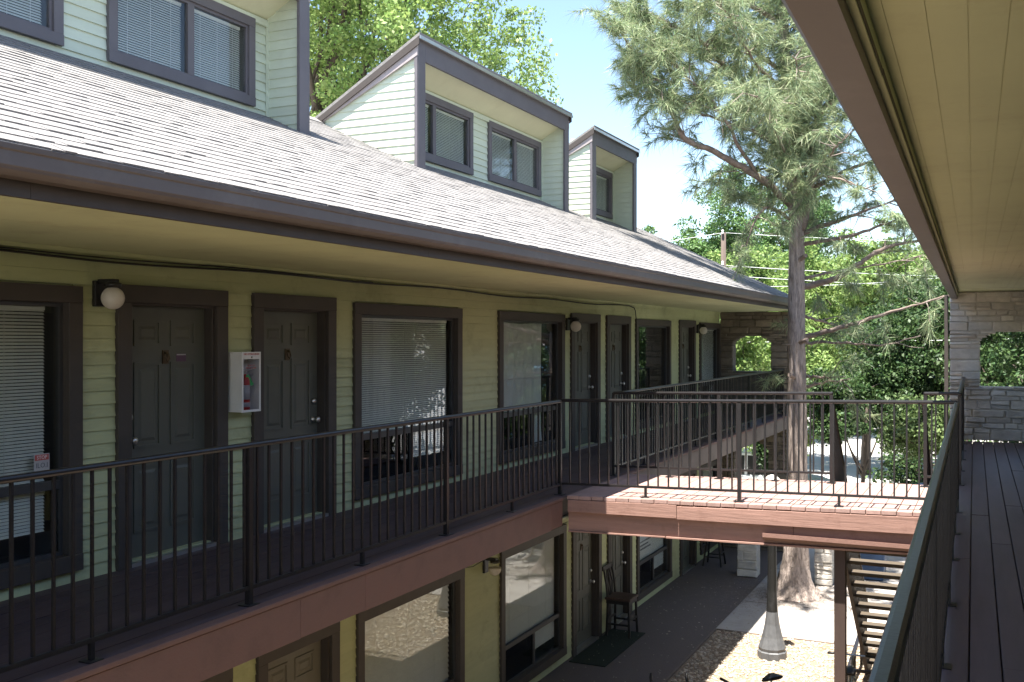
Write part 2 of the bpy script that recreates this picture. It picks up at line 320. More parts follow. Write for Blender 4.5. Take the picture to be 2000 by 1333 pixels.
def siding_rows(openings, tops, bots, zlo, zhi, h, par, mat, y0, y1):
    z = zlo; r = 0
    while z < zhi - .01:
        zt = min(z + h, zhi); zm = (z + zt) / 2; segs = []; y = y0
        for k, a, b in openings:
            if (bots[k] - .3 if k == 'door' else bots[k] + .05) < zm < tops[k] - .03:
                if a + .05 > y: segs.append((y, a + .05))
                y = b - .05
        if y < y1: segs.append((y, y1))
        for a, b in segs:
            if b - a > 4.0:                              # long runs are made of butted lengths
                cuts = [a]; c = a + (1.3 + 1.1 * ((r * 7) % 3))
                while c < b - .8: cuts.append(c); c += 3.66
                cuts.append(b)
                for p, q in zip(cuts[:-1], cuts[1:]): board(FX - .016, p + .0008, q - .0008, z, zt + .004, par, mat)
            else: board(FX - .016, a, b, z, zt + .004, par, mat)
        z = zt; r += 1
siding_rows(U_OPEN, U_TOP, U_BOT, DZ, SOFZ, .0975, WALL, 'siding', Y0, YE)
siding_rows(L_OPEN, L_TOP, L_BOT, GZ + .02, -2.08, .0975, WALL, 'siding', 4.5, YE)

def make_window(x, y0, y1, z0, z1, par, kindw='full', tw=.12, blind=1, mat='trim', zt=None, mull=None, tilt=.5, dark_lo=True, blind_gap=.03, pitch=.0235, slat=.0086):
    """trim frame, sashes, panes and blind of one window in a wall facing +x"""
    t = MB()
    t.box(x - .005, x + .036, y0, y1, z1 - tw, z1); t.box(x - .005, x + .034, y0, y0 + tw, z0 + tw, z1 - tw); t.box(x - .005, x + .034, y1 - tw, y1, z0 + tw, z1 - tw)
    t.box(x - .005, x + .040, y0, y1, z0, z0 + tw)
    t.box(x - .13, x - .005, y0 + tw - .015, y0 + tw, z0 + tw, z1 - tw); t.box(x - .13, x - .005, y1 - tw, y1 - tw + .015, z0 + tw, z1 - tw)
    t.box(x - .13, x - .005, y0 + tw, y1 - tw, z1 - tw, z1 - tw + .015); t.box(x - .13, x - .005, y0 + tw, y1 - tw, z0 + tw - .015, z0 + tw)
    w = t.build('window', M[mat], par, bevel=.004)
    a, b, lo, hi = y0 + tw, y1 - tw, z0 + tw, z1 - tw; xs = x - (.055 if kindw == 'full' else .012)
    s = MB(); q = .028
    s.box(xs - .02, xs + .02, a, b, hi - q, hi); s.box(xs - .02, xs + .02, a, b, lo, lo + q); s.box(xs - .02, xs + .02, a, a + q, lo + q, hi - q); s.box(xs - .02, xs + .02, b - q, b, lo + q, hi - q)
    panes = []
    if kindw == 'full':
        li = MB(); li.box(x - .60, x - .134, y0 + .062, y0 + .072, z0 + .05, z1 - .05); li.box(x - .60, x - .134, y1 - .072, y1 - .062, z0 + .05, z1 - .05); li.box(x - .60, x - .134, y0 + .073, y1 - .073, z1 - .06, z1 - .05); li.box(x - .60, x - .134, y0 + .073, y1 - .073, z0 + .05, z0 + .06); li.build('dark_liner', M['unlit_room'], w)  # dark liners added so the room edges beside the glass look unlit
        zt = zt if zt is not None else lo + .27 * (hi - lo); ym = a + .53 * (b - a)
        s.box(xs - .022, xs + .028, a + q, b - q, zt - .03, zt + .03); s.box(xs - .018, xs + .024, ym - .03, ym + .03, lo + q, zt - .03)
        panes = [(a + q, b - q, zt + .03, hi - q, 'glass'), (a + q, ym - .03, lo + q, zt - .03, 'glass_dark' if dark_lo else 'glass'), (ym + .03, b - q, lo + q, zt - .03, 'glass')]
    elif kindw == 'slider':
        ym = a + (mull if mull is not None else .5) * (b - a)
        s.box(xs - .02, x + .012, ym - .045, ym + .045, lo + q, hi - q)
        panes = [(a + q, ym - .045, lo + q, hi - q, 'glass'), (ym + .045, b - q, lo + q, hi - q, 'glass')]
    s.build('sash', M['sash'] if kindw == 'full' else M[mat], w)
    for (p, r, zz0, zz1, gm) in panes:
        MB().box(xs - .003, xs + .003, p, r, zz0, zz1).build('pane', M[gm], w)
    xb = x - (.105 if kindw == 'full' else .06)
    if blind:
        bm = MB(); regs = panes if kindw == 'slider' else [panes[0], panes[2]]
        for (p, r, zz0, zz1, gm) in regs:
            if kindw == 'full' and gm == 'glass' and (p, r, zz0, zz1, gm) == panes[0]: zz0 -= .04
            if kindw == 'full' and (p, r, zz0, zz1, gm) == panes[2]: zz0 += .12
            z = zz1 - .03; bm.box(xb - .012, xb + .012, p + .01, r - blind_gap, zz1 - .028, zz1 - .002)
            while z > zz0 + .02:
                dx = .009 * (.3 + tilt); dz = slat
                bm.add([(xb + dx, p + .01, z - dz), (xb + dx, r - blind_gap, z - dz), (xb - dx, r - blind_gap, z + dz), (xb - dx, p + .01, z + dz)], [(0, 1, 2, 3)])
                z -= pitch
            for cy in (p + .18 * (r - p), p + .5 * (r - p), r - .2 * (r - p)):
                bm.box(xb + .014, xb + .016, cy, cy + .004, zz0 + .02, zz1 - .03)
        bm.build('blind', M['blind'], w)
    return w
def make_door(y0, y1, zb, zt, par, hinge=1, mat='door', num=True):
    """panelled door in its frame; hinge=1 puts the handles on the far (high y) side"""
    x = FX; tw = .135
    f = MB(); f.box(x - .005, x + .036, y0, y1, zt - tw, zt); f.box(x - .005, x + .034, y0, y0 + tw, zb, zt - tw); f.box(x - .005, x + .034, y1 - tw, y1, zb, zt - tw)
    a, b = y0 + tw, y1 - tw
    f.box(x - .14, x - .005, a - .02, a + .018, zb, zt - tw); f.box(x - .14, x - .005, b - .018, b + .02, zb, zt - tw); f.box(x - .14, x - .005, a + .018, b - .018, zt - tw - .018, zt - tw + .02)
    fr = f.build('door_frame', M['trim'], par, bevel=.004)
    a += .018; b -= .018; top = zt - tw - .018; bot = zb + .03
    leaf = MB().box(x - .14, x - .095, a, b, bot, top).build('door', M[mat], par)
    H = top - bot; wd = b - a; xf = x - .095
    cols = ((a + .13 * wd, a + .44 * wd), (a + .56 * wd, a + .87 * wd)); rows = ((.84, .945), (.435, .775), (.10, .37))
    for c0, c1 in cols:
        for r0, r1 in rows:
            p = MB(); z0, z1 = bot + r0 * H, bot + r1 * H; g = .022
            for q, hgt in (((c0, c1, z0, z0 + g), .010), ((c0, c1, z1 - g, z1), .010), ((c0, c0 + g, z0 + g, z1 - g), .010), ((c1 - g, c1, z0 + g, z1 - g), .010)):
                p.box(xf - .001, xf + hgt, *q)
            i = .05; j = .075
            p.hexa([(xf - .001, c0 + i, z0 + i), (xf - .001, c0 + i, z1 - i), (xf - .001, c1 - i, z0 + i), (xf - .001, c1 - i, z1 - i), (xf + .009, c0 + j, z0 + j), (xf + .009, c0 + j, z1 - j), (xf + .009, c1 - j, z0 + j), (xf + .009, c1 - j, z1 - j)])
            p.build('panel', M[mat], leaf)
    hy = b - .07 if hinge > 0 else a + .07; R = Matrix.Rotation(math.radians(90), 4, 'Y')
    MB().lathe([(.032, 0), (.032, .012), (.016, .02), (.014, .04), (.028, .055), (.030, .07), (.016, .08)], (xf, hy, bot + .93), 14, R).build('handle', M['metal'], leaf, smooth=True)
    MB().lathe([(.030, 0), (.030, .018), (.018, .03), (.010, .034)], (xf, hy, bot + 1.11), 14, R).build('deadbolt', M['metal'], leaf, smooth=True)
    if num:
        k = MB().box(xf, xf + .008, (a + b) / 2 - .034, (a + b) / 2 + .034, bot + 1.52, bot + 1.63)
        k.lathe([(.012, 0), (.014, .02), (.006, .03)], (xf + .008, (a + b) / 2, bot + 1.605), 10, R); k.tube([(xf + .02, (a + b) / 2 - .02, bot + 1.60), (xf + .03, (a + b) / 2 - .022, bot + 1.56), (xf + .03, (a + b) / 2, bot + 1.537), (xf + .03, (a + b) / 2 + .022, bot + 1.56), (xf + .02, (a + b) / 2 + .02, bot + 1.60)], .006, 6)
        k.build('knocker', M['brass'], leaf)
    MB().box(x - .13, x + .03, y0 + tw - .02, y1 - tw + .02, zb, zb + .03).build('threshold', M['metal'], fr)
    return leaf
DOORS = {}
for n, (k, a, b) in enumerate(U_OPEN):
    if k == 'win':
        make_window(FX, a, b, U_BOT[k], U_TOP[k], LB, zt=-1.03, blind=0 if 12 < a < 13 or 17.9 < a < 18.1 else 1, tilt=.62 if a < 6 else .45, blind_gap=.075 if a < 6 else .03)
    else: DOORS[round(a, 2)] = make_door(a, b, DZ, U_TOP[k], LB, hinge=-1 if abs(a - 5.7) < .1 else 1)
for n, (k, a, b) in enumerate(L_OPEN):
    if k == 'win': make_window(FX, a, b, L_BOT[k], L_TOP[k], LB, zt=-4.20, tilt=.9 if a < 10 else .3, pitch=.062 if a < 10 else .0235, slat=.026 if a < 10 else .010)
    else: make_door(a, b, GZ, L_TOP[k], LB, mat='door_lit' if a < 9 else 'door')
# sheet hung as a curtain behind one window
cv = []; cf = []; ny = 60
def curt(y0, y1, z0, z1, sag, amp=.012):
    m = MB(); n = 40; k = 10
    for j in range(k + 1):
        for i in range(n + 1):
            u = i / n; v = j / k; y = y0 + (y1 - y0) * u
            m.v.append((-6.125 + amp * math.sin(u * 34 + 1.5 * v) * (.4 + v) + .01 * math.sin(u * 9 + 4 * v), y - .03 * v * math.sin(u * 5), z1 + (z0 - z1) * v - sag * math.sin(math.pi * u) * (1 - v)))
    for j in range(k):
        for i in range(n): m.f.append((j * (n + 1) + i, j * (n + 1) + i + 1, (j + 1) * (n + 1) + i + 1, (j + 1) * (n + 1) + i))
    return m
tag(curt(12.39, 13.98, -1.0, .25, .02).build('curtain', M['curtain'], smooth=True), 'pale sheet hung as curtain behind the window left of the globe lamp', 'curtain', 'curtain cloths in one window')
tag(curt(13.58, 13.95, -1.5, -1.06, .0, .02).build('curtain', M['curtain'], smooth=True), 'loose white cloth hanging low in the same curtained window behind railing', 'curtain', 'curtain cloths in one window')

# soffit panels, fascia, gutter
sof = MB().box(-6.3, -4.07, Y0, YE + .2, SOFZ + .012, SOFZ + .05).build('soffit', M['soffit'], LB)
y = Y0; i = 0
while y < YE + .2:
    y2 = min(y + 2.44, YE + .2)
    MB().box(-6.02, -4.945, y + .002, y2 - .002, SOFZ, SOFZ + .011).build('soffit_panel', M['soffit'], sof)
    MB().box(-4.939, -4.06, y + .002, min(y2, 23.3) - .002, SOFZ, SOFZ + .011).build('soffit_panel', M['soffit'], sof)
    y = y2
MB().box(-6.02, -5.985, Y0, YE, SOFZ - .03, SOFZ - .001).build('wall_trim', M['siding'], LB)
y = Y0; cuts = [Y0, 3.32, 6.98, 10.64, 14.3, 17.96, 21.6, 23.4]
for a, b in zip(cuts[:-1], cuts[1:]):
    MB().box(-4.055, -4.022, a + .0015, b - .0015, SOFZ - .012, .84).build('fascia_board', M['trim'], LB)
gp = [(-3.883, .70), (-3.80, .70), (-3.784, .711), (-3.770, .722), (-3.765, .734), (-3.761, .739), (-3.761, .799), (-3.753, .806), (-3.751, .828), (-3.764, .828), (-3.764, .806), (-3.86, .78), (-3.883, .80)]
gp = [(x * 1.035, z * 1.035) for x, z in gp]
for a, b in ((Y0, 2.1), (2.1, 8.2), (8.2, 14.3), (14.3, 19.2), (19.2, 23.4)):
    MB().ext_y(gp, a, b).build('gutter', M['gutter'], LB)
# main roof slab with ridge, and the shingles
RS = .47; EX = -3.91; EZ = .872; RX = -8.45
def zr(x): return EZ + RS * (EX - x)
roof = MB().ext_y([(EX + .02, zr(EX) - .03), (EX + .02, zr(EX) - .01), (RX, zr(RX)), (-13.1, zr(EX)), (-13.1, zr(EX) - .03), (RX, zr(RX) - .06)], Y0, 23.4).build('roof', M['shingle'], LB)
MB().box(-13.0, -8.55, Y0, YE, GZ, .66).build('wall', M['siding'], LB)
gw = MB(); gw.add([(-3.95, 23.25, .66), (-12.9, 23.25, .66), (RX, 23.25, zr(RX) - .1)], [(0, 1, 2)]); gw.add([(-3.95, 23.2, .66), (-12.9, 23.2, .66), (RX, 23.2, zr(RX) - .1)], [(2, 1, 0)]); gw.build('gable_wall', M['siding_lit'], LB)
MB().ext_x([(23.4, 0), (23.43, 0), (23.43, .14), (23.4, .14)], 0, 1)
rk = MB(); rk.hexa([(EX, 23.402, zr(EX) - .15), (EX, 23.402, zr(EX) + .006), (EX, 23.43, zr(EX) - .15), (EX, 23.43, zr(EX) + .006), (RX, 23.402, zr(RX) - .15), (RX, 23.402, zr(RX) + .006), (RX, 23.43, zr(RX) - .15), (RX, 23.43, zr(RX) + .006)]); rk.build('rake_board', M['trim_grey'], LB)
DORM = [(4.1, 9.25), (11.62, 16.85), (18.05, 20.65)]; DXF = -6.85; DXB = -7.33; DTOP = 3.98; DXR = -8.5
TABS = []
sl = math.sqrt(1 + RS * RS); tx, tz = -1 / sl, RS / sl; nx, nz_ = RS / sl, 1 / sl
def in_dormer(x, y):
    return x < DXB - .05 and any(a - .02 < y < b + .02 for a, b in DORM) or (x < DXF - .02 and any(a - .05 < y < a + .17 or b - .15 < y < b + .05 for a, b in DORM))
c = 0; exp = .132
while c * exp * 1.0 / sl < (EX - RX) - .05:
    s0 = c * exp - .02; y = 1.4 - random.random() * .3
    while y < 23.42:
        w = random.choice((.07, .09, .11, .14, .18, .22, .28))
        y2 = min(y + w, 23.43); xm = EX + tx * s0; th = random.choice((.005, .0052, .0055, .006, .0065, .008, .0095))
        if not in_dormer(EX + tx * (s0 + .07), (y + y2) / 2):
            ex = exp * 1.25; dw = random.uniform(-.006, .004)
            def pt(s, yy, h): return (EX + tx * s + nx * h, yy, EZ + tz * s + nz_ * h)
            P = [pt(s0 + dw, y, .001), pt(s0 + dw, y, th + .004), pt(s0 + dw, y2 - .002, .001), pt(s0 + dw, y2 - .002, th + .004), pt(s0 + ex, y, .0005), pt(s0 + ex, y, .0025), pt(s0 + ex, y2 - .002, .0005), pt(s0 + ex, y2 - .002, .0025)]
            TABS.append(P)
        y = y2
    c += 1
rank = sorted(range(len(TABS)), key=lambda i: -shown(TABS[i])); rest = MB()
for r, i in enumerate(rank):
    if r < 300: MB().hexa(TABS[i]).build('shingle', M['shingle'], roof)
    else: rest.hexa(TABS[i])
kind(rest.build('shingles', M['shingle'], roof), 'stuff')
MB().ext_y([(RX - .12, zr(RX) - .045), (RX, zr(RX) + .03), (RX + .12, zr(RX) - .045), (RX + .12, zr(RX) - .035), (RX, zr(RX) + .042), (RX - .12, zr(RX) - .035)], Y0, 23.42).build('ridge_cap', M['shingle'], LB)

# dormers: open-fronted boxes with a roof that falls back to the ridge
def make_dormer(y0, y1, wins):
    D = MB(); pw = .19; pr = .16; dz = .06
    zf = zr(DXF) - .05
    # front frame: two posts and a beam
    D.box(DXF - .04, DXF, y0, y0 + pw, zf, DTOP - .03); D.box(DXF - .04, DXF, y1 - pr, y1, zf, DTOP - .03); D.box(DXF - .04, DXF - .001, y0 + pw, y1 - pr, DTOP - .29, DTOP - .03)
    dm = D.build('dormer', M['trim_grey'], LB, bevel=.004)
    RB = zr(DXR)                                          # where the roof dies at the ridge
    def zd(x): return DTOP + (DXF - x) * (RB - DTOP) / (DXF - DXR)
    # roof
    MB().ext_y([(DXF + .05, zd(DXF + .05) - .03), (DXF + .05, zd(DXF + .05) + .012), (DXR - .05, zd(DXR - .05) + .012), (DXR - .05, zd(DXR - .05) - .03)], y0 - .05, y1 + .05).build('roof', M['shingle'], dm)
    MB().ext_y([(DXF + .052, zd(DXF) - .045), (DXF + .062, zd(DXF) - .045), (DXF + .062, zd(DXF) + .0), (DXF + .052, zd(DXF) + .0)], y0 - .052, y1 + .052).build('drip_edge', M['metal'], dm)
    # side walls
    for side, ys in ((-1, y0), (1, y1)):
        inner = y0 + .11 if side < 0 else y1 - .11
        a, b = sorted((ys + .02 * (-side), inner))
        s = MB(); P = [(DXF - .04, zr(DXF - .04) - .05), (DXF - .04, zd(DXF - .04) - .03), (DXR, RB - .03), (DXR, RB - .2)]
        s.ext_y(P, a, b); sw = s.build('side_wall', M['siding_lit'], dm)
        # rake boards outside
        o = ys + side * .0
        rbm = MB(); ya, yb = sorted((o, o + side * .028))
        rbm.ext_y([(DXF - .0, zd(DXF) - .10), (DXF - .0, zd(DXF) - .25), (DXR + .12, RB - .05), (DXR + .05, RB + .0)], ya, yb); rbm.build('rake_board', M['trim_sunlit'], dm)
        ya, yb = sorted((o + side * .028, o + side * .05))
        MB().ext_y([(DXF + .04, zd(DXF + .04) - .032), (DXF + .04, zd(DXF + .04) - .135), (DXR, RB - .11), (DXR, RB - .03)], ya, yb).build('rake_board', M['trim'], dm)
        # corner post face
        ya, yb = sorted((o - side * .004, o + side * .022))
        MB().box(DXF - .05, DXF - .003, ya, yb, zr(DXF - .05) - .03, zd(DXF) - .25).build('corner_board', M['trim_grey'], dm)
        # boards, outside and inside faces
        z = zr(DXF) - .1
        while z < DTOP - .1:
            z1 = z + .105
            for (yy, sgn) in ((ys - side * .02, side), (inner, -side)):
                lo = z; hi = z1
                if sgn == side: xa = DXF - .052
                else: xa = DXF - .045
                # back limit where the board meets the main roof at its lower edge / dormer roof at its upper edge
                def back(zz): return max(DXR + .02, EX - (zz - EZ) / RS - .05)
                def top(zz): return DXF - (DTOP - .05 - zz) * (DXF - DXR) / (DTOP - RB)
                if sgn != side:
                    xb0 = xb1 = DXB
                else:
                    xb0 = back(lo); xb1 = back(hi)
                    xb0 = max(xb0, top(lo)); xb1 = max(xb1, top(hi))
                if hi > zr(xa) - .05 and (xa - xb0 > .06):
                    f0 = yy; a0 = yy + sgn * .016; b0 = yy + sgn * .004; c0 = yy - sgn * .01
                    if hi > DTOP - .06: continue
                    P = [(xb0, c0, lo), (xb1, c0, hi + .003), (xa, c0, lo), (xa, c0, hi + .003), (xb0, a0, lo), (xb1, b0, hi + .003), (xa, a0, lo), (xa, b0, hi + .003)]
                    BOARDS.append((P, sw, 'siding_lit'))
            z = z1
    # back wall, its boards and windows
    bw = MB().box(DXB - .3, DXB - .15, y0 + .1, y1 - .1, zr(DXB) - .1, DTOP - .3).build('back_wall', M['unlit_room'], dm)  # dark backing in place of the unlit dormer room
    wz0, wz1 = zr(DXB) + .06, 3.50
    fm = MB(); yy = y0 + .1
    for a, b, *_ in wins:
        fm.box(DXB - .15, DXB - .03, yy, a + .06, zr(DXB) - .1, DTOP - .3); fm.box(DXB - .15, DXB - .03, a + .06, b - .06, wz1 - .04, DTOP - .3); fm.box(DXB - .15, DXB - .03, a + .06, b - .06, zr(DXB) - .1, wz0 + .04); yy = b - .06
    fm.box(DXB - .15, DXB - .03, yy, y1 - .1, zr(DXB) - .1, DTOP - .3); fm.build('back_wall', M['siding_lit'], dm)
    op = [('w', a, b) for a, b, *_ in wins]; z = zr(DXB) - .05
    while z < 3.72:
        segs = []; yy = y0 + .11; zm = z + .05
        for k, a, b in op:
            if wz0 + .03 < zm < wz1 - .03:
                if a + .05 > yy: segs.append((yy, a + .05))
                yy = b - .05
        segs.append((yy, y1 - .11))
        for a, b in segs:
            if b > a + .02: board(DXB - .016, a, b, z, z + .108, bw, 'siding_lit')
        z += .105
    for a, b, mu in wins:
        w = make_window(DXB, a, b, wz0, wz1, dm, 'slider', .10, 1, 'trim_grey', mull=mu, tilt=.85, slat=.0120)
    # ceiling of the recess, sloping with the roof, and a trim strip
    MB().ext_y([(DXF - .04, zd(DXF - .04) - .16), (DXF - .04, zd(DXF - .04) - .14), (DXB - .02, zd(DXB) - .20 + .06), (DXB - .02, zd(DXB) - .20 + .04)], y0 + .1, y1 - .1).build('soffit_panel', M['soffit_cream'], dm)
    MB().box(DXB + .0, DXB + .03, y0 + .112, y1 - .112, zd(DXB) - .235, zd(DXB) - .165).build('wall_trim', M['siding_lit'], dm)
    for yy in (y0 + .112, y1 - .14): MB().box(DXB, DXB + .03, yy, yy + .028, zr(DXB) - .02, zd(DXB) - .236).build('corner_board', M['siding_lit'], dm)
    return dm
make_dormer(*DORM[0], [(4.5, 6.36, .5), (6.86, 8.9, .53)])
make_dormer(*DORM[1], [(12.0, 14.05, .42), (14.6, 16.66, .5)])
d3 = make_dormer(*DORM[2], [(18.5, 20.4, .5)])
# all siding boards: the three hundred that show largest singly, the others joined
order = sorted(range(len(BOARDS)), key=lambda i: -shown(BOARDS[i][0])); rest = {}
for r, i in enumerate(order):
    P, par, mt = BOARDS[i]
    if r < 300: MB().hexa(P).build('siding_board', M[mt], par)
    else: rest.setdefault((par, mt), MB()).hexa(P)
for (par, mt), mb in rest.items(): kind(mb.build('siding_boards', M[mt], par), 'stuff')

# walkway deck of the left building
deck = MB().box(-6.02, -4.40, Y0, YE, DZ - .24, DZ - .03).build('deck', M['trim'], LB)
pl = [(-6.02, -5.86)] + [(-5.855 + i * .145, -5.855 + i * .145 + .140) for i in range(10)] + [(-4.405, -4.33)]
for i, (a, b) in enumerate(pl):
    ys = [Y0, 1.2 + (i % 3) * .9, 6.1 + (i % 4) * .7, 11.2 + (i % 3) * .8, 16.4 + (i % 2) * 1.1, 20.8, YE]
    for p, q in zip(ys[:-1], ys[1:]): MB().box(a, b, p + .001, q - .001, DZ - .03, DZ + random.uniform(-.0015, .0015)).build('plank', M['deckdark'], deck)
cuts = [Y0, 1.3, 3.1, 5.75, 6.55, 10.15, 10.46]
for a, b in zip(cuts[:-1], cuts[1:]): MB().box(-4.36, -4.325, a + .0015, b - .0015, DZ - .31 + random.uniform(-.004, .004), DZ - .034).build('fascia_board', M['redwood'], LB, bevel=.003)
MB().box(-4.40, -4.315, Y0, 10.46, DZ - .030, DZ + .004).build('nosing', M['redwood'], LB, bevel=.006)
for a, b in ((12.62, 16.2), (16.2, 20.0), (20.0, 24.3)): MB().box(-4.36, -4.325, a + .0015, b - .0015, DZ - .30, DZ - .034).build('fascia_board', M['fascia_grey'], LB, bevel=.003)
MB().box(-4.40, -4.315, 12.62, 24.3, DZ - .030, DZ + .004).build('nosing', M['redwood'], LB, bevel=.006)
MB().box(-6.0, -4.362, Y0, YE, DZ - .265, DZ - .245).build('soffit', M['soffit'], LB)
# ------------------------------------------------------------------ railings
BAL = MB().box(-.008, .008, -.008, .008, .105, 1.035).mesh('baluster', M['rail'])
BALR = MB().box(-.008, .008, -.008, .008, .105, .998).mesh('baluster', M['rail'])
BALH = MB().box(-.008, .008, -.008, .008, .0, .85).mesh('baluster', M['rail'])
POST = MB().box(-.019, .019, -.019, .019, .0, 1.035); POST.box(-.05, .05, -.05, .05, .0, .008); POST = POST.mesh('post', M['rail'])
POSTR = MB().box(-.019, .019, -.019, .019, .0, .998); POSTR.box(-.05, .05, -.05, .05, .0, .008); POSTR = POSTR.mesh('post', M['rail'])
STUB = MB().box(-.013, .013, -.013, .013, .0, .105); STUB.box(-.045, .045, -.045, .045, .0, .008); STUB = STUB.mesh('foot', M['rail'])
def railing(label, a, b, posts, feet, F=ID, spacing=.117, top=1.07, group=None, skip_end=True, wtop=.046):
    a = Vector(a); b = Vector(b); L = (b - a).length; t = (b - a) / L
    T = thing('railing', label, 'railing', tuple((a + b) / 2), 0, group, F)
    up = Vector((0, 0, 1))
    MB().bar(a + up * (top - .018), b + up * (top - .018), wtop, .036).build('top_rail', M['rail'], T, F, bevel=.013)
    MB().bar(a + up * .115, b + up * .115, .026, .026).build('bottom_rail', M['rail'], T, F, bevel=.003)
    n = int(L / spacing)
    ps = [p for p in posts]
    for i in range(1, n):
        s = i * L / n
        if any(abs(s - p) < .04 for p in ps): continue
        o = place(BAL if top > 1.05 else BALR, 'baluster', T, F, tuple(a + t * s + Vector((random.uniform(-.002, .002), random.uniform(-.002, .002), 0))), rot=Matrix.Rotation(random.uniform(-.004, .004), 4, 'X'))
    for p in ps: place(POST if top > 1.05 else POSTR, 'post', T, F, tuple(a + t * p))
    for p in feet: place(STUB, 'foot', T, F, tuple(a + t * p))
    return T
RXL = -4.44
railing('black metal railing along the near edge of the left walkway, left of footbridge', (RXL, -1.2, DZ), (RXL, 10.68, DZ), [1.2, 3.88, 6.55, 9.22, 11.86], [2.5, 5.25, 7.88, 10.6], spacing=.125)
railing('dark railing on the left walkway beyond the footbridge, running to the stone arch', (RXL, 12.44, DZ), (RXL, 24.1, DZ), [.02, 2.67, 5.34, 8.0, 10.6, 11.6], [1.3, 4.0, 6.7, 9.3], spacing=.115)
def bz(x): return DZ + .012 + (x + 4.33) * .0205         # the footbridge rises a little to the right
NY = 10.68; FY = 12.44
railing('sunlit metal railing on the near side of the footbridge', (RXL, NY, bz(RXL)), (-.33, NY, bz(-.33)), [2.02], [1.0, 3.02, 3.9], spacing=.113)
railing('metal railing on the far side of the footbridge, up to the stair head', (RXL, FY, bz(RXL)), (-1.72, FY, bz(-1.72)), [1.37, 2.70], [.75, 2.05], spacing=.113)
railing('short piece of far bridge railing right of the stair head', (-.74, FY, bz(-.74)), (-.36, FY, bz(-.36)), [.02], [], spacing=.1)

# ------------------------------------------------------------------ footbridge
FB = thing('footbridge', 'red-brown timber footbridge joining the two upper walkways', 'footbridge', (-2.4, 11.55, DZ - .4))
x = -4.31; i = 0
while x < -.30:
    x1 = x + .1435; a = 10.556 + random.uniform(-.004, .003); b = 12.60 + random.uniform(-.01, .01); z = bz((x + x1) / 2) + random.uniform(-.002, .002); zz = .0205 * .07
    m = MB(); m.hexa([(x, a, z - .042 - zz), (x, a, z - zz), (x, b, z - .042 - zz), (x, b, z - zz), (x1 - .005, a, z - .042 + zz), (x1 - .005, a, z + zz), (x1 - .005, b, z - .042 + zz), (x1 - .005, b, z + zz)])
    m.build('plank', M['redplank'], FB, bevel=.004); x = x1; i += 1
def beam(x0, x1, y0, y1, dt0, dt1, db0, db1, mat='redwood_x', name='beam_board'):
    m = MB(); m.hexa([(x0, y0, bz(x0) - db0), (x0, y0, bz(x0) - dt0), (x0, y1, bz(x0) - db0), (x0, y1, bz(x0) - dt0), (x1, y0, bz(x1) - db1), (x1, y0, bz(x1) - dt1), (x1, y1, bz(x1) - db1), (x1, y1, bz(x1) - dt1)])
    return m.build(name, M[mat], FB, bevel=.003)
beam(-4.30, -3.06, 10.549, 10.612, .046, .046, .178, .188)
beam(-3.055, -.30, 10.546, 10.610, .058, .046, .196, .215)
beam(-4.32, -1.86, 10.618, 10.655, .17, .18, .392, .392); beam(-1.856, -.30, 10.614, 10.655, .18, .18, .392, .40)
beam(-4.32, -3.2, 10.60, 10.70, .394, .394, .412, .412, name='bottom_strip'); beam(-3.19, -.30, 10.59, 10.70, .394, .402, .414, .424, name='bottom_strip')
beam(-4.32, -.30, 12.50, 12.54, .046, .046, .39, .39)
for xx in (-3.9, -2.9, -1.9, -.9): beam(xx, xx + .04, 10.66, 12.5, .046, .046, .30, .30, name='joist')
MB().ext_x([(10.610, bz(-1) - .385), (10.545, bz(-1) - .375), (10.520, bz(-1) - .345), (10.525, bz(-1) - .305), (10.535, bz(-1) - .305), (10.535, bz(-1) - .34), (10.555, bz(-1) - .36), (10.610, bz(-1) - .37)], -2.15, -.30).build('rain_channel', M['redwood'], FB)
MB().box(-1.475, -1.365, 10.72, 10.83, GZ, bz(-1.4) - .30).build('post', M['post_brown'], FB, bevel=.005)
MB().box(-.62, -.51, 10.72, 10.83, GZ, bz(-.55) - .30).build('post', M['post_brown'], FB, bevel=.005)

# ------------------------------------------------------------------ staircase going down from the far side of the bridge
ST_ = thing('staircase', 'open-tread outdoor staircase descending from the far side of the footbridge', 'staircase', (-1.24, 15, GZ))
zt0 = bz(-1.2); nr = 17; rise = (zt0 - GZ) / nr; run = .23
for k in range(1, nr):
    z = zt0 - k * rise; y = 12.56 + (k - 1) * run
    MB().box(-1.71, -.77, y, y + .20, z - .04, z).build('tread', M['tread'], ST_)
for xx in (-1.765, -.765):
    yE = 12.56 + (nr - 1) * run
    MB().ext_x([(12.54, zt0 - .02), (12.54, zt0 - .30), (yE - .16, GZ), (yE + .2, GZ), (yE + .1, GZ + .12)], xx, xx + .05).build('stringer', M['post_brown'], ST_)
for xx in (-1.74, -.74):
    a = Vector((xx, 12.50, zt0 + .95)); b = Vector((xx, 12.60 + 15.5 * run, GZ + .95))
    MB().tube([a + Vector((0, -.06, -.01)), a, a + (b - a) * .03, a + (b - a) * .06, b, b + Vector((0, .08, -.1))], .022, 8).build('handrail', M['rail'], ST_, smooth=True)
    for k in range(1, 36):
        p = a + (b - a) * (k / 36); place(BALH, 'baluster', ST_, ID, (p.x, p.y, p.z - .86))
GR = thing('guard_rail', 'low sloping metal guard rail beside the foot of the stairs', 'railing', (-1.86, 15.8, GZ))
MB().bar((-1.86, 16.5, -4.42), (-1.86, 14.9, -4.60), .05, .04).build('top_bar', M['rail'], GR); MB().bar((-1.86, 14.92, -4.60), (-1.5, 14.92, -4.60), .04, .04).build('end_bar', M['rail'], GR)
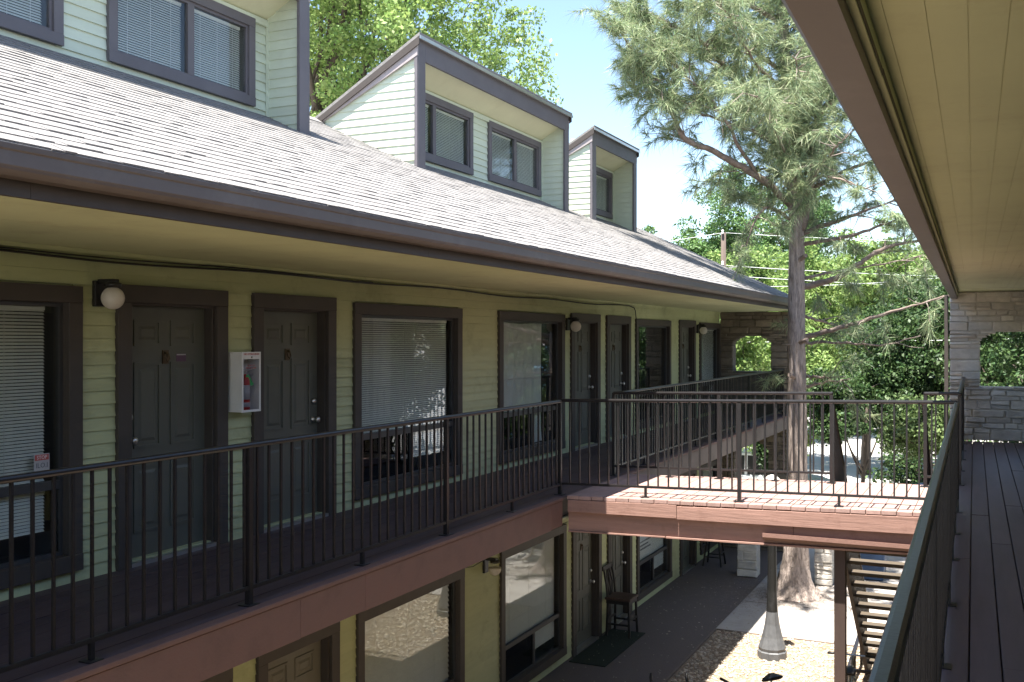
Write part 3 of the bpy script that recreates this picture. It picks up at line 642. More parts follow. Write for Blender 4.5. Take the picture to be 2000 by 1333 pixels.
for yy, zz in ((16.45, -4.43), (15.6, -4.53), (14.92, -4.60)): MB().box(-1.88, -1.84, yy - .02, yy + .02, GZ, zz).build('post', M['rail'], GR)

# ------------------------------------------------------------------ stone walls and piers
def stone_obj(par, F, u0, u1, z0, z1, yf, depth, mat, axis='y', sgn=-1, round_=.012):
    """one rough block; wall runs along local x, face at yf looking towards -y"""
    j = lambda s=.009: random.uniform(-s, s)
    pr = random.uniform(0, .024); P = []
    g = .007
    for x in (u0 + g, u1 - g):
        for y in (yf - pr, yf + depth):
            for z in (z0 + g, z1 - g):
                P.append((x + j(), y + (j(.008) if y < yf + .01 else 0), z + j()))
    # push the front face in at its rim so that it reads as split stone
    m = MB(); cx = (u0 + u1) / 2; cz = (z0 + z1) / 2
    A = [P[0], P[1], P[5], P[4]]                         # front corners
    B = [P[2], P[3], P[7], P[6]]
    A2 = [(a[0] + (cx - a[0]) * .10, a[1] - .011 + j(.008), a[2] + (cz - a[2]) * .16) for a in A]
    m.add(A + B + A2, [(4, 5, 6, 7), (0, 4, 7, 3), (1, 2, 6, 5), (0, 1, 5, 4), (3, 7, 6, 2), (8, 11, 10, 9), (0, 8, 9, 1), (1, 9, 10, 2), (2, 10, 11, 3), (3, 11, 8, 0)])
    return m.build('stone', M[mat], par, F)
def stone_wall(T, F, x0, x1, z0, z1, yf, th, openings, mats=('stone', 'mortar'), rust=.012, back=True):
    """coursed rubble; openings are functions z -> None or (xa, xb)"""
    core = MB(); z = z0
    def cut(zm):
        segs = [(x0, x1)]
        for op in openings:
            r = op(zm)
            if r:
                new = []
                for a, b in segs:
                    if r[0] > a + .01: new.append((a, min(b, r[0])))
                    if r[1] < b - .01: new.append((max(a, r[1]), b))
                segs = [s for s in new if s[1] - s[0] > .02]
        return segs
    nz2 = max(1, int((z1 - z0) / .03)); dz = (z1 - z0) / nz2
    for i in range(nz2):
        for a, b in cut(z0 + (i + .5) * dz): core.box(a + .02, b - .02, yf + .006, yf + th - .012, z0 + i * dz, z0 + (i + 1) * dz)
    core.build('mortar', M[mats[1]], T, F)
    z = z0
    while z < z1 - .03:
        h = random.choice((.07, .09, .12, .15, .19)); zt = min(z + h, z1)
        if any(op(z) or op(min(zt + .06, z1)) for op in openings) and any(op((z + zt) / 2) != op(z - .1) or op(zt + .05) != op(z) for op in openings): zt = min(z + .055, z1)
        if z1 - zt < .05: zt = z1
        for a, b in cut((z + zt) / 2):
            x = a
            while x < b - .01:
                w = random.uniform(.12, .5)
                x2 = x + w
                if b - x2 < .12: x2 = b
                zz0 = z; zz1 = zt
                if w < .3 and h > .11 and random.random() < .6:
                    zm = z + (zt - z) * random.uniform(.4, .6)
                    stone_obj(T, F, x, x2, z, zm, yf, th * .45, mats[0]); stone_obj(T, F, x, x2, zm, zt, yf, th * .45, mats[0])
                else: stone_obj(T, F, x, x2, z, zt, yf, th * .45, 'stone_rust' if random.random() < rust else mats[0])
                x = x2
        z = zt
def arch(xa, xb, zb, zs, za):
    xm = (xa + xb) / 2
    def f(z):
        if z < zb or z > za: return None
        if z < zs: return (xa, xb)
        k = (z - zs) / (za - zs); k = k ** 1.6 * .62
        return (xa + (xm - xa) * k, xb - (xb - xm) * k)
    return f
SWR = thing('stone_wall', 'pale rough stone end wall with arched opening closing the near walkway', 'wall', (.6, 18.1, -1.62), 0, None, FRM_R)
stone_wall(SWR, FRM_R, -.36, 1.62, -1.60, .765, 17.94, .36, [arch(.097, 1.02, -.742, -.03, .135)])
stone_wall(SWR, FRM_R, -.36, 1.62, GZ + .004, -1.80, 17.94, .36, [], mats=('stone', 'mortar'))
SWL = thing('stone_wall', 'stone end wall coloured dark for shade, with stacked arched openings at far end of left walkway', 'wall', (-5.1, 24.5, GZ))
stone_wall(SWL, ID, -6.0, -4.25, GZ + .004, .66, YE, .38, [arch(-5.68, -4.80, -.76, -.08, .09), arch(-5.64, -4.85, -3.75, -2.62, -2.42)], mats=('stone_shaded', 'mortar_shaded'))
for (a, b, y, z, lb) in ((-4.92, -4.50, 21.5, -3.05, 'pale stone pier standing left of the pine trunk'), (-3.34, -2.98, 21.45, -2.95, 'pale stone pier standing right of the pine trunk')):
    T = thing('stone_pier', lb, 'pier', ((a + b) / 2, y + .2, GZ), 0, 'garden piers beyond the bridge')
    stone_wall(T, ID, a, b, GZ + .004, z, y, .40, [], rust=0)
    MB().box(a - .02, b + .02, y - .03, y + .42, z, z + .05).build('cap', M['stone'], T)
DS = thing('downspout', 'whitish metal downspout with kicked-out elbow near the right stone pier', 'downspout', (-2.72, 20.9, GZ))
MB().tube([(-2.72, 20.9, -2.9), (-2.72, 20.9, GZ + .22), (-2.70, 20.87, GZ + .16), (-2.56, 20.72, GZ + .07)], .038, 8).build('pipe', M['spout'], DS, smooth=True)
MB().box(-2.77, -2.67, 20.85, 20.95, -3.3, -3.25).build('strap', M['metal'], DS)
BB = thing('storage_bin', 'dark blue bin on the paving behind the downspout', 'bin', (-2.35, 22.6, GZ))
m = MB(); m.hexa([(-2.6, 22.3, GZ), (-2.66, 22.25, GZ + .8), (-2.6, 22.9, GZ), (-2.66, 22.95, GZ + .8), (-2.1, 22.3, GZ), (-2.04, 22.25, GZ + .8), (-2.1, 22.9, GZ), (-2.04, 22.95, GZ + .8)]); m.build('body', M['bin_blue'], BB, bevel=.02)
MB().box(-2.69, -2.01, 22.22, 22.98, GZ + .80, GZ + .86).build('lid', M['bin_blue'], BB, bevel=.015)

# ------------------------------------------------------------------ near (right) building
RBL = thing('apartment_building', 'near apartment building whose shaded upper walkway, ceiling and eave fill the right side', 'building', (3.5, 6, GZ), 0, None, FRM_R)
DZR = -1.62; CZ = .769
px = [-.19, -.022] + [.127 + .149 * i for i in range(10)]
rdeck = MB().box(-.17, 1.62, -7, 17.93, DZR - .24, DZR - .04).build('deck', M['trim'], RBL, FRM_R)
for i, (a, b) in enumerate(zip(px[:-1], px[1:])):
    ys = [-7, -1.5 + (i % 3) * .6, 3.4 + (i * 5 % 4) * 1.1, 8.3 + (i * 3 % 5) * .7, 13.2 + (i % 3) * .9, 17.93]
    for p, q in zip(ys[:-1], ys[1:]): MB().box(a + .0035, b - .0035, p + .001, q - .001, DZR - .038, DZR + random.uniform(-.002, .002)).build('plank', M['deckright'], rdeck, FRM_R, bevel=.004)
for a, b in ((-7, -2), (-2, 1.66), (1.66, 5.3), (5.3, 10.4)): MB().box(-.225, -.192, a + .0015, b - .0015, DZR - .30, DZR - .002).build('fascia_board', M['redwood'], RBL, FRM_R)
for a, b in ((10.4, 12.8), (12.8, 17.9)): MB().box(-.225, -.192, a + .0015, b - .0015, DZR - .30, DZR - .05).build('fascia_board', M['redwood'], RBL, FRM_R)
MB().box(-.19, 1.62, -7, 17.93, DZR - .27, DZR - .25).build('soffit', M['soffit'], RBL, FRM_R)
# ceiling panels with grooves
csof = MB().box(-.30, 1.7, -7, 18.4, CZ + .0028, CZ + .05).build('soffit', M['soffit'], RBL, FRM_R)
ys = [-7, -2.7, -.28, 2.16, 4.60, 7.04, 9.48, 11.92, 14.36, 17.92]
for p, q in zip(ys[:-1], ys[1:]):
    m = MB(); gx = -.2815
    while gx < 1.66: m.box(gx + .0009, min(gx + .0897, 1.69) - .0009, p + .0015, q - .0015, CZ, CZ + .0022); gx += .0897
    m.build('soffit_panel', M['soffit'], csof, FRM_R)
for p, q in ((-7, -3.1), (-3.1, .4), (.4, 2.9), (2.9, 8.1), (8.1, 12.4), (12.4, 17.9)):
    d = random.uniform(-.0015, .0015)
    MB().box(-.31, -.2225 + d, p + .001, q - .001, .70, .706).build('trim_board', M['soffit'], RBL, FRM_R); MB().box(-.31, -.221 + d, p + .001, q - .001, .7065, .725).build('trim_board', M['trim'], RBL, FRM_R); MB().box(-.31, -.2235 + d, p + .001, q - .001, .7255, .768).build('trim_board', M['soffit'], RBL, FRM_R)
for p, q in ((-7, -1.2), (-1.2, 4.6), (4.6, 10.4), (10.4, 18.2)): MB().box(-.268, -.241, p + .001, q - .001, .655, .699).build('fascia_board', M['gutter'], RBL, FRM_R); MB().box(-.268, -.245, p + .001, q - .001, .7, .92).build('fascia_board', M['gutter'], RBL, FRM_R)
gp2 = [(-.270, .66), (-.335, .66), (-.349, .675), (-.349, .70), (-.358, .72), (-.368, .75), (-.380, .79), (-.388, .80), (-.388, .815), (-.376, .815), (-.37, .80), (-.27, .80)]
for p, q in ((-7, .5), (.5, 6.6), (6.6, 12.7), (12.7, 18.2)): MB().ext_y(gp2[::-1], p, q).build('gutter', M['gutter'], RBL, FRM_R)
MB().ext_y([(-.36, .80), (-.36, .825), (4.6, 3.16), (9.5, .85), (9.5, .80), (4.6, 3.1)], -7, 18.35).build('roof', M['roof_grey'], RBL, FRM_R)
MB().box(1.62, 9.2, -7, 18.2, GZ, .80).build('wall', M['siding'], RBL, FRM_R)
wt = MB(); ra = RBL
for (a, b, k) in ((1.2, 2.4, 'd'), (3.0, 5.2, 'w'), (6.4, 8.6, 'w'), (9.2, 10.4, 'd'), (10.9, 12.1, 'd'), (12.8, 15.0, 'w')):
    for zb, ztp in ((DZR, .42), (GZ, -2.9)):
        zz = zb + (.1 if k == 'w' else 0)
        w = MB().box(1.58, 1.619, a, b, zz, ztp).build('window' if k == 'w' else 'door', M['trim'], RBL, FRM_R)
        MB().box(1.572, 1.579, a + .12, b - .12, zz + (.12 if k == 'w' else 0), ztp - .12).build('pane' if k == 'w' else 'panel', M['glass_dark'] if k == 'w' else M['door'], w, FRM_R)
MB().box(-.425, -.365, 17.46, 17.52, GZ, .70).build('corner_post', M['trim'], RBL, FRM_R, bevel=.004)
railing('dark metal railing of the near walkway running away at the right edge', (-.147, -2.0, DZR), (-.147, 10.52, DZR), [1.0, 3.6, 6.2, 8.8, 12.48], [2.3, 4.85, 7.5, 10.2, 11.3], FRM_R, top=1.03, wtop=.047)
railing('dark metal railing of the near walkway between footbridge and stone wall', (-.147, 12.42, DZR), (-.147, 17.9, DZR), [.04, 2.7], [1.4, 3.9, 5.0], FRM_R, top=1.03, wtop=.047)

# ------------------------------------------------------------------ fittings on the left facade
def wall_lamp(y, z, label, broken=False, x=FX):
    T = thing('wall_lamp', label, 'lamp', (x, y, z), 0, 'globe lamps on the left facade'); R = Matrix.Rotation(math.radians(90), 4, 'Y')
    b = MB(); b.box(x - .002, x + .035, y - .055, y + .055, z - .09, z + .10); b.box(x + .03, x + .18, y - .035, y + .035, z + .075, z + .11)
    b.build('bracket', M['black'], T, bevel=.006)
    MB().lathe([(.03, .065), (.058, .07), (.062, .10), (.03, .11)], (x + .15, y, z - .02), 16).build('collar', M['black'], T, smooth=True)
    n = 14; pr = []
    for i in range(n + 1):
        a = math.pi * i / n
        pr.append((max(.002, .084 * math.sin(a)), -.084 * math.cos(a)))
    if broken: pr = pr[:9]
    MB().lathe(pr, (x + .15, y, z - .03), 20).build('globe', M['globe'], T, smooth=True)
    return T
wall_lamp(5.535, .335, 'white globe lamp between the leftmost window and first grey door')
wall_lamp(14.68, .235, 'white globe lamp beside the grey door right of the curtained window')
wall_lamp(22.31, .235, 'small farthest globe lamp between the last upper door and window')
wall_lamp(11.86, -2.93, 'cracked globe lamp on the lower wall under the walkway', True)

EC = thing('extinguisher_cabinet', 'white wall cabinet with clear front holding a fire extinguisher between two doors', 'cabinet', (FX, 7.07, -.62))
ca, cb, cz0, cz1, cxb, cxf = 6.955, 7.20, -.625, -.108, FX + .004, FX + .145
m = MB(); m.box(cxb, cxb + .004, ca, cb, cz0, cz1); m.box(cxb + .004, cxf, ca, ca + .004, cz0, cz1); m.box(cxb + .004, cxf, cb - .004, cb, cz0, cz1); m.box(cxb + .004, cxf, ca + .004, cb - .004, cz1 - .004, cz1); m.box(cxb + .004, cxf, ca + .004, cb - .004, cz0, cz0 + .004); m.build('case', M['white'], EC)
m = MB(); m.box(cxf, cxf + .008, ca - .002, cb + .002, cz1 - .06, cz1 + .002); m.box(cxf, cxf + .008, ca - .002, cb + .002, cz0 - .002, cz0 + .018); m.box(cxf, cxf + .008, ca - .002, ca + .018, cz0 + .018, cz1 - .06); m.box(cxf, cxf + .008, cb - .018, cb + .002, cz0 + .018, cz1 - .06); m.build('door_rim', M['white'], EC)
MB().box(cxf + .002, cxf + .004, ca + .018, cb - .018, cz0 + .018, cz1 - .06).build('pane', M['acrylic'], EC)
MB().lathe([(.008, 0), (.008, .012), (.004, .014)], (cxf + .008, (ca + cb) / 2, cz1 - .043), 10, Matrix.Rotation(math.radians(90), 4, 'Y')).build('lock', M['metal'], EC)
def text(s, size, at, mat, par, face='x', F=ID, name='lettering', ext=.0006):
    c = bpy.data.curves.new(name, 'FONT'); c.body = s; c.size = size; c.extrude = ext; c.align_x = 'CENTER'; c.align_y = 'CENTER'; c.resolution_u = 2
    o = bpy.data.objects.new('t', c); COL.objects.link(o); me = bpy.data.meshes.new_from_object(o.evaluated_get(bpy.context.evaluated_depsgraph_get()))
    bpy.data.objects.remove(o); me.materials.append(M[mat])
    R = Matrix(((0, 0, 1, 0), (1, 0, 0, 0), (0, 1, 0, 0), (0, 0, 0, 1)))      # text lies in yz, read from +x
    me.transform(Matrix.Translation(at) @ R); return place(me, name, par, F)
text('FIRE EXTINGUISHER', .023, (cxf + .0095, (ca + cb) / 2, cz1 - .018), 'redprint', EC)
text('IN CASE OF FIRE', .013, (cxf + .0055, (ca + cb) / 2 + .0, cz1 - .115), 'redprint', EC); text('BREAK GLASS', .022, (cxf + .0055, (ca + cb) / 2 + .0, cz1 - .137), 'redprint', EC)
FE = thing('fire_extinguisher', 'red fire extinguisher with green tag inside the white wall cabinet', 'fire extinguisher', (FX + .075, 7.04, cz0 + .005))
ex, ey = FX + .085, 7.062
MB().lathe([(.045, 0), (.05, .01), (.05, .255), (.044, .285), (.024, .305), (.018, .32)], (ex, ey, cz0 + .006), 18).build('cylinder', M['red'], FE, smooth=True)
MB().lathe([(.0508, .10), (.0508, .225)], (ex, ey, cz0 + .006), 18).build('label_band', M['sticker'], FE, smooth=True)
MB().lathe([(.016, 0), (.016, .03), (.006, .035)], (ex, ey, cz0 + .32), 10).build('valve', M['metal'], FE)
m = MB(); m.bar((ex + .01, ey, cz0 + .352), (ex + .02, ey + .09, cz0 + .372), .014, .006); m.bar((ex + .01, ey, cz0 + .338), (ex + .02, ey + .095, cz0 + .318), .012, .006); m.build('lever', M['metal'], FE)
m = MB(); m.add([(ex + .03, ey - .02, cz0 + .31), (ex + .03, ey + .018, cz0 + .325), (ex + .045, ey + .07, cz0 + .235), (ex + .045, ey + .035, cz0 + .22), (ex + .032, ey - .02, cz0 + .311), (ex + .032, ey + .018, cz0 + .326), (ex + .047, ey + .07, cz0 + .236), (ex + .047, ey + .035, cz0 + .221)], [(0, 1, 2, 3), (7, 6, 5, 4), (0, 4, 5, 1), (1, 5, 6, 2), (2, 6, 7, 3), (3, 7, 4, 0)]); m.build('tag', M['green'], FE)
MB().lathe([(.0515, .035), (.0515, .075)], (ex, ey, cz0 + .006), 18).build('label_band', M['sticker'], FE, smooth=True)

# stickers on the first door and a warning sticker in the leftmost window
d1 = DOORS[5.7]; xf = FX - .095; ym = 6.31
m = MB().box(xf, xf + .002, ym - .03, ym + .03, -.135 - .045, -.135 + .01).build('sticker', M['white'], d1)
for dz in (-.150, -.163): MB().box(xf + .002, xf + .0026, ym - .022, ym + .022, dz - .002, dz + .002).build('print', M['grayprint'], m)
m = MB().box(xf, xf + .002, ym + .125, ym + .235, -.185, -.115).build('sticker', M['purple'], d1)
MB().box(xf + .002, xf + .0026, ym + .128, ym + .232, -.128, -.118).build('print', M['sticker'], m)
WS = thing('warning_sticker', 'small red and grey STOP sticker low in the leftmost window', 'sticker', (FX - .05, 5.12, -.90))
MB().box(FX - .0515, FX - .0500, 5.02, 5.15, -.93, -.80).build('backing', M['sticker'], WS); MB().box(FX - .0499, FX - .0492, 5.027, 5.143, -.845, -.806).build('header', M['redprint'], WS)
text('STOP', .036, (FX - .0488, 5.085, -.826), 'white', WS); text('ILO.I', .05, (FX - .0488, 5.085, -.882), 'grayprint', WS)

# cables
def cable(pts, r, label, grp=None, mat='black'):
    return tag(MB().tube(pts, r, 6).build('cable', M[mat], smooth=True), label, 'cable', grp)
pts = []; yy = -2.0
while yy < 17.85:
    pts.append((FX + .016, yy, .600 + .012 * math.sin(yy * 1.9) + .008 * math.sin(yy * .7 + 1) - (.0 if yy < 17 else .0))); yy += .35
pts += [(FX + .016, 17.9, .585), (FX + .02, 17.95, .53), (FX + .042, 17.96, .3), (FX + .042, 17.965, -.4), (FX + .042, 17.96, DZ)]
cable(pts, .009, 'black cable stapled along the top of the upper wall and down beside a window')
pts2 = [(p[0] + .004, p[1], p[2] + .018 + .010 * math.sin(p[1] * 1.3)) for p in pts if p[1] < 9.5]
cable(pts2, .006, 'thinner black cable running just above the main wall cable at left')
cable([(FX + .02, 8.1, -2.73), (FX + .04, 8.2, -2.785), (FX + .045, 8.7, -2.79), (FX + .02, 9.0, -2.75), (FX + .042, 9.6, -2.80), (FX + .042, 11.1, -2.81), (FX + .02, 11.5, -2.87), (FX + .03, 11.8, -2.84), (FX + .02, 12.1, -2.78), (FX + .043, 12.5, -2.79), (FX + .043, 14.6, -2.80)], .006, 'thin cable looped along the lower wall above the windows to the lamp')
# poster leaning in a lower window
PO = thing('poster', 'white printed notice in the far lower window behind the bridge', 'poster', (FX - .09, 18.9, -4.0))
MB().box(FX - .088, FX - .084, 18.45, 19.35, -4.12, -3.1).build('paper', M['white'], PO)
for k, (a, b) in enumerate(((.1, .8), (.1, .6), (.1, .75))): MB().box(FX - .0839, FX - .0830, 18.45 + a, 18.45 + b, -3.86 - .07 * k, -3.83 - .07 * k).build('print', M['grayprint'], PO)

# ------------------------------------------------------------------ courtyard furniture
CH = thing('chair', 'tall black wooden chair with slatted back beside a lower door', 'chair', (-5.72, 16.38, GZ + .012))
cx, cy = -5.72, 16.40; g = GZ + .012
def leg(a, b, w=.036): MB().bar(a, b, w, w).build('leg', M['blackwood'], CH)
leg((cx - .18, cy - .20, g), (cx - .16, cy - .18, g + .60)); leg((cx + .22, cy - .20, g), (cx + .20, cy - .18, g + .60)); leg((cx - .18, cy + .22, g), (cx - .16, cy + .19, g + .60)); leg((cx + .22, cy + .22, g), (cx + .20, cy + .19, g + .60))
MB().box(cx - .21, cx + .24, cy - .22, cy + .23, g + .60, g + .645).build('seat', M['seatwood'], CH, bevel=.012)
MB().box(cx - .19, cx + .22, cy - .2, cy + .21, g + .54, g + .60).build('apron', M['blackwood'], CH)
for a, b in (((cx - .17, cy - .19, g + .2), (cx + .21, cy - .19, g + .2)), ((cx + .21, cy - .19, g + .27), (cx + .21, cy + .2, g + .27)), ((cx - .17, cy + .2, g + .2), (cx + .21, cy + .2, g + .2)), ((cx - .17, cy - .19, g + .27), (cx - .17, cy + .2, g + .27))): MB().bar(a, b, .022, .03).build('stretcher', M['blackwood'], CH)
for s in (-.185, .205): MB().tube([(cx - .17, cy + s, g + .62), (cx - .19, cy + s, g + .85), (cx - .24, cy + s, g + 1.12)], .018, 6).build('back_post', M['blackwood'], CH)
MB().bar((cx - .245, cy - .21, g + 1.11), (cx - .245, cy + .23, g + 1.11), .03, .085).build('top_rail', M['blackwood'], CH, bevel=.01)
for s in (-.1, .01, .12): MB().tube([(cx - .175, cy + s * .5, g + .64), (cx - .20, cy + s * 1.1, g + .86), (cx - .24, cy + s * .6, g + 1.08)], .012, 6).build('slat', M['blackwood'], CH)
DM = tag(MB().box(-5.95, -5.36, 14.65, 16.62, GZ + .002, GZ + .014).build('doormat', M['mat_green']), 'dark green door mat under the black chair', 'doormat')
SO = thing('bar_stool', 'black bar stool with splayed legs at far end of the lower walkway', 'stool', (-5.62, 22.3, GZ))
sx, sy = -5.62, 22.35
for a in (-1, 1):
    for b in (-1, 1): MB().bar((sx + a * .2, sy + b * .2, GZ), (sx + a * .11, sy + b * .11, GZ + .72), .034, .034).build('leg', M['blackwood'], SO)
MB().lathe([(.17, .72), (.18, .735), (.18, .755), (.165, .765)], (sx, sy, GZ), 20).build('seat', M['blackwood'], SO)
for a, b, c, d, z in ((-1, -1, 1, -1, .2), (-1, 1, 1, 1, .2), (-1, -1, -1, 1, .28), (1, -1, 1, 1, .28)): MB().bar((sx + a * .175, sy + b * .175, GZ + z), (sx + c * .175, sy + d * .175, GZ + z), .02, .024).build('stretcher', M['blackwood'], SO)

# lamp post
lx, ly = -3.17, 16.25
LP = thing('lamp_post', 'old fluted iron lamp post with acorn globe standing in the gravel bed', 'lamp post', (lx, ly, GZ))
MB().lathe([(.225, -.01), (.225, .10), (.205, .115), (.212, .16), (.160, .32), (.115, .52), (.0905, .715)], (lx, ly, GZ), 10, facet=True).build('base', M['iron_worn'], LP)
MB().lathe([(.0895, .70), (.077, .95), (.070, 1.3), (.062, 2.1), (.056, 2.42)], (lx, ly, GZ), 10, facet=True).build('pole', M['iron'], LP)
m = MB()
for k in range(10):
    a = 2 * math.pi * (k + .5) / 10
    m.tube([(lx + r * math.cos(a), ly + r * math.sin(a), GZ + z) for r, z in ((.205, .16), (.153, .32), (.109, .52), (.085, .70))], [.008, .008, .007, .006], 5)
m.build('fluting', M['iron_worn'], LP)
MB().lathe([(.058, 2.42), (.09, 2.43), (.11, 2.48), (.13, 2.505), (.10, 2.52)], (lx, ly, GZ), 16).build('collar', M['iron'], LP, smooth=True)
MB().lathe([(.10, 2.52), (.15, 2.56), (.165, 2.64), (.155, 2.72), (.12, 2.79), (.07, 2.835), (.02, 2.855)], (lx, ly, GZ), 18).build('globe', M['globe'], LP, smooth=True)

# bicycles
def bicycle(loc, rz, label, drop, frame_mat, tape='black'):
    T = thing('bicycle', label, 'bicycle', loc, rz, 'bicycles parked in the courtyard'); F = WORLD[T]
    def wheel(y):
        w = MB(); n = 28; r = .33
        w.tube([(0, y + r * math.cos(2 * math.pi * k / n), r + .012 + r * math.sin(2 * math.pi * k / n)) for k in range(n + 1)], .014, 6, cap=False); o = w.build('wheel', M['rubber'], T, F, smooth=True)
        q = MB(); q.tube([(0, y + .306 * math.cos(2 * math.pi * k / n), r + .012 + .306 * math.sin(2 * math.pi * k / n)) for k in range(n + 1)], .010, 6, cap=False); q.build('rim', M['alloy'], o, F, smooth=True)
        s = MB()
        for k in range(16):
            a = 2 * math.pi * k / 16; s.tube([(.02 * (-1) ** k, y, r + .012), (0, y + .3 * math.cos(a), r + .012 + .3 * math.sin(a))], .0016, 4)
        s.tube([(-.04, y, r + .012), (.04, y, r + .012)], .02, 8); s.build('spokes', M['alloy'], o, F)
    wheel(.50); wheel(-.50)
    hub = .342; f = MB(); S = (0, -.17, .82); B = (0, -.06, .28); Hh = (0, .33, .86); Hl = (0, .36, .74)
    for a, b, r in ((S, Hh, .015), (B, Hl, .017), (B, S, .015), (Hh, Hl, .019), (S, (.03, -.50, hub), .009), (S, (-.03, -.50, hub), .009), (B, (.03, -.50, hub), .009), (B, (-.03, -.50, hub), .009)): f.tube([a, b], r, 8)
    f.build('frame', M[frame_mat], T, F, smooth=True)
    k = MB(); k.tube([Hl, (.035, .38, .68), (.04, .50, hub)], .011, 6); k.tube([Hl, (-.035, .38, .68), (-.04, .50, hub)], .011, 6); k.build('fork', M[frame_mat], T, F, smooth=True)
    MB().tube([S, (0, -.20, .95)], .013, 8).build('seat_post', M['alloy'], T, F)
    s = MB(); s.add([(-.075, -.33, .965), (.075, -.33, .965), (.085, -.24, .975), (.03, -.06, .965), (0, .0, .955), (-.03, -.06, .965), (-.085, -.24, .975), (-.06, -.32, .925), (.06, -.32, .925), (.06, -.22, .93), (.02, -.06, .93), (0, -.01, .935), (-.02, -.06, .93), (-.06, -.22, .93), (0, -.2, .99)], [(14, 0, 1), (14, 1, 2), (14, 2, 3), (14, 3, 4), (14, 4, 5), (14, 5, 6), (14, 6, 0), (0, 7, 8, 1), (1, 8, 9, 2), (2, 9, 10, 3), (3, 10, 11, 4), (4, 11, 12, 5), (5, 12, 13, 6), (6, 13, 7, 0), (7, 13, 12, 11, 10, 9, 8)]); s.build('saddle', M['black'], T, F, smooth=True, bevel=.01)
    st = MB(); st.tube([Hh, (0, .32, .92), (0, .40, .96)], .016, 8); st.build('stem', M['alloy'], T, F)
    h = MB()
    if drop:
        h.tube([(-.20, .41, .965), (.20, .41, .965)], .013, 8); h.build('handlebar', M['bike_silver'], T, F)
        for sx_ in (-1, 1):
            MB().tube([(.20 * sx_, .41, .965), (.205 * sx_, .47, .965), (.21 * sx_, .50, .92), (.21 * sx_, .48, .85), (.21 * sx_, .40, .82)], .014, 8).build('drop', M['black'], T, F, smooth=True)
            MB().tube([(.21 * sx_, .48, .965), (.21 * sx_, .53, 1.0), (.21 * sx_, .535, 1.055)], [.017, .018, .012], 8).build('brake_hood', M['black'], T, F, smooth=True)
    else:
        h.tube([(-.16, .40, .97), (.16, .40, .97)], .012, 8); h.build('handlebar', M['alloy'], T, F)
        for sx_ in (-1, 1):
            MB().tube([(.16 * sx_, .40, .97), (.30 * sx_, .37, .975)], .017, 8).build('grip', M['black'], T, F, smooth=True)
            MB().tube([(.15 * sx_, .42, .97), (.2 * sx_, .46, .955), (.28 * sx_, .45, .95)], .006, 5).build('brake_lever', M['alloy'], T, F)
            MB().tube([(.14 * sx_, .42, .98), (.10 * sx_, .50, 1.0), (.04 * sx_, .50, .93), (0, .44, .8)], .003, 5).build('brake_cable', M['black'], T, F)
    MB().lathe([(.09, -.005), (.09, .005)], (B[0] + .05, B[1], B[2]), 20, Matrix.Rotation(math.radians(90), 4, 'Y')).build('chainring', M['alloy'], T, F)
    c = MB()
    for s_ in (-1, 1): c.bar((.07 * s_, -.06, .28), (.075 * s_, -.06 + .12 * s_, .28 - .11), .012, .02); c.box(.07 * s_ - .04, .07 * s_ + .04, -.06 + .12 * s_ - .03, -.06 + .12 * s_ + .03, .16, .18)
    c.build('crank', M['alloy'], T, F)
    return T
bicycle((-3.25, 11.18, GZ), math.radians(25), 'bicycle with black drop handlebars and red frame at bottom of the picture', True, 'bike_red')
bicycle((-2.50, 12.16, GZ), math.radians(153), 'bicycle with flat black grips and black saddle in the sun', False, 'black')
bicycle((-1.62, 13.2, GZ), math.radians(4), 'bicycle by the post and guard rail, showing only its pale wheel rim', False, 'bike_silver')
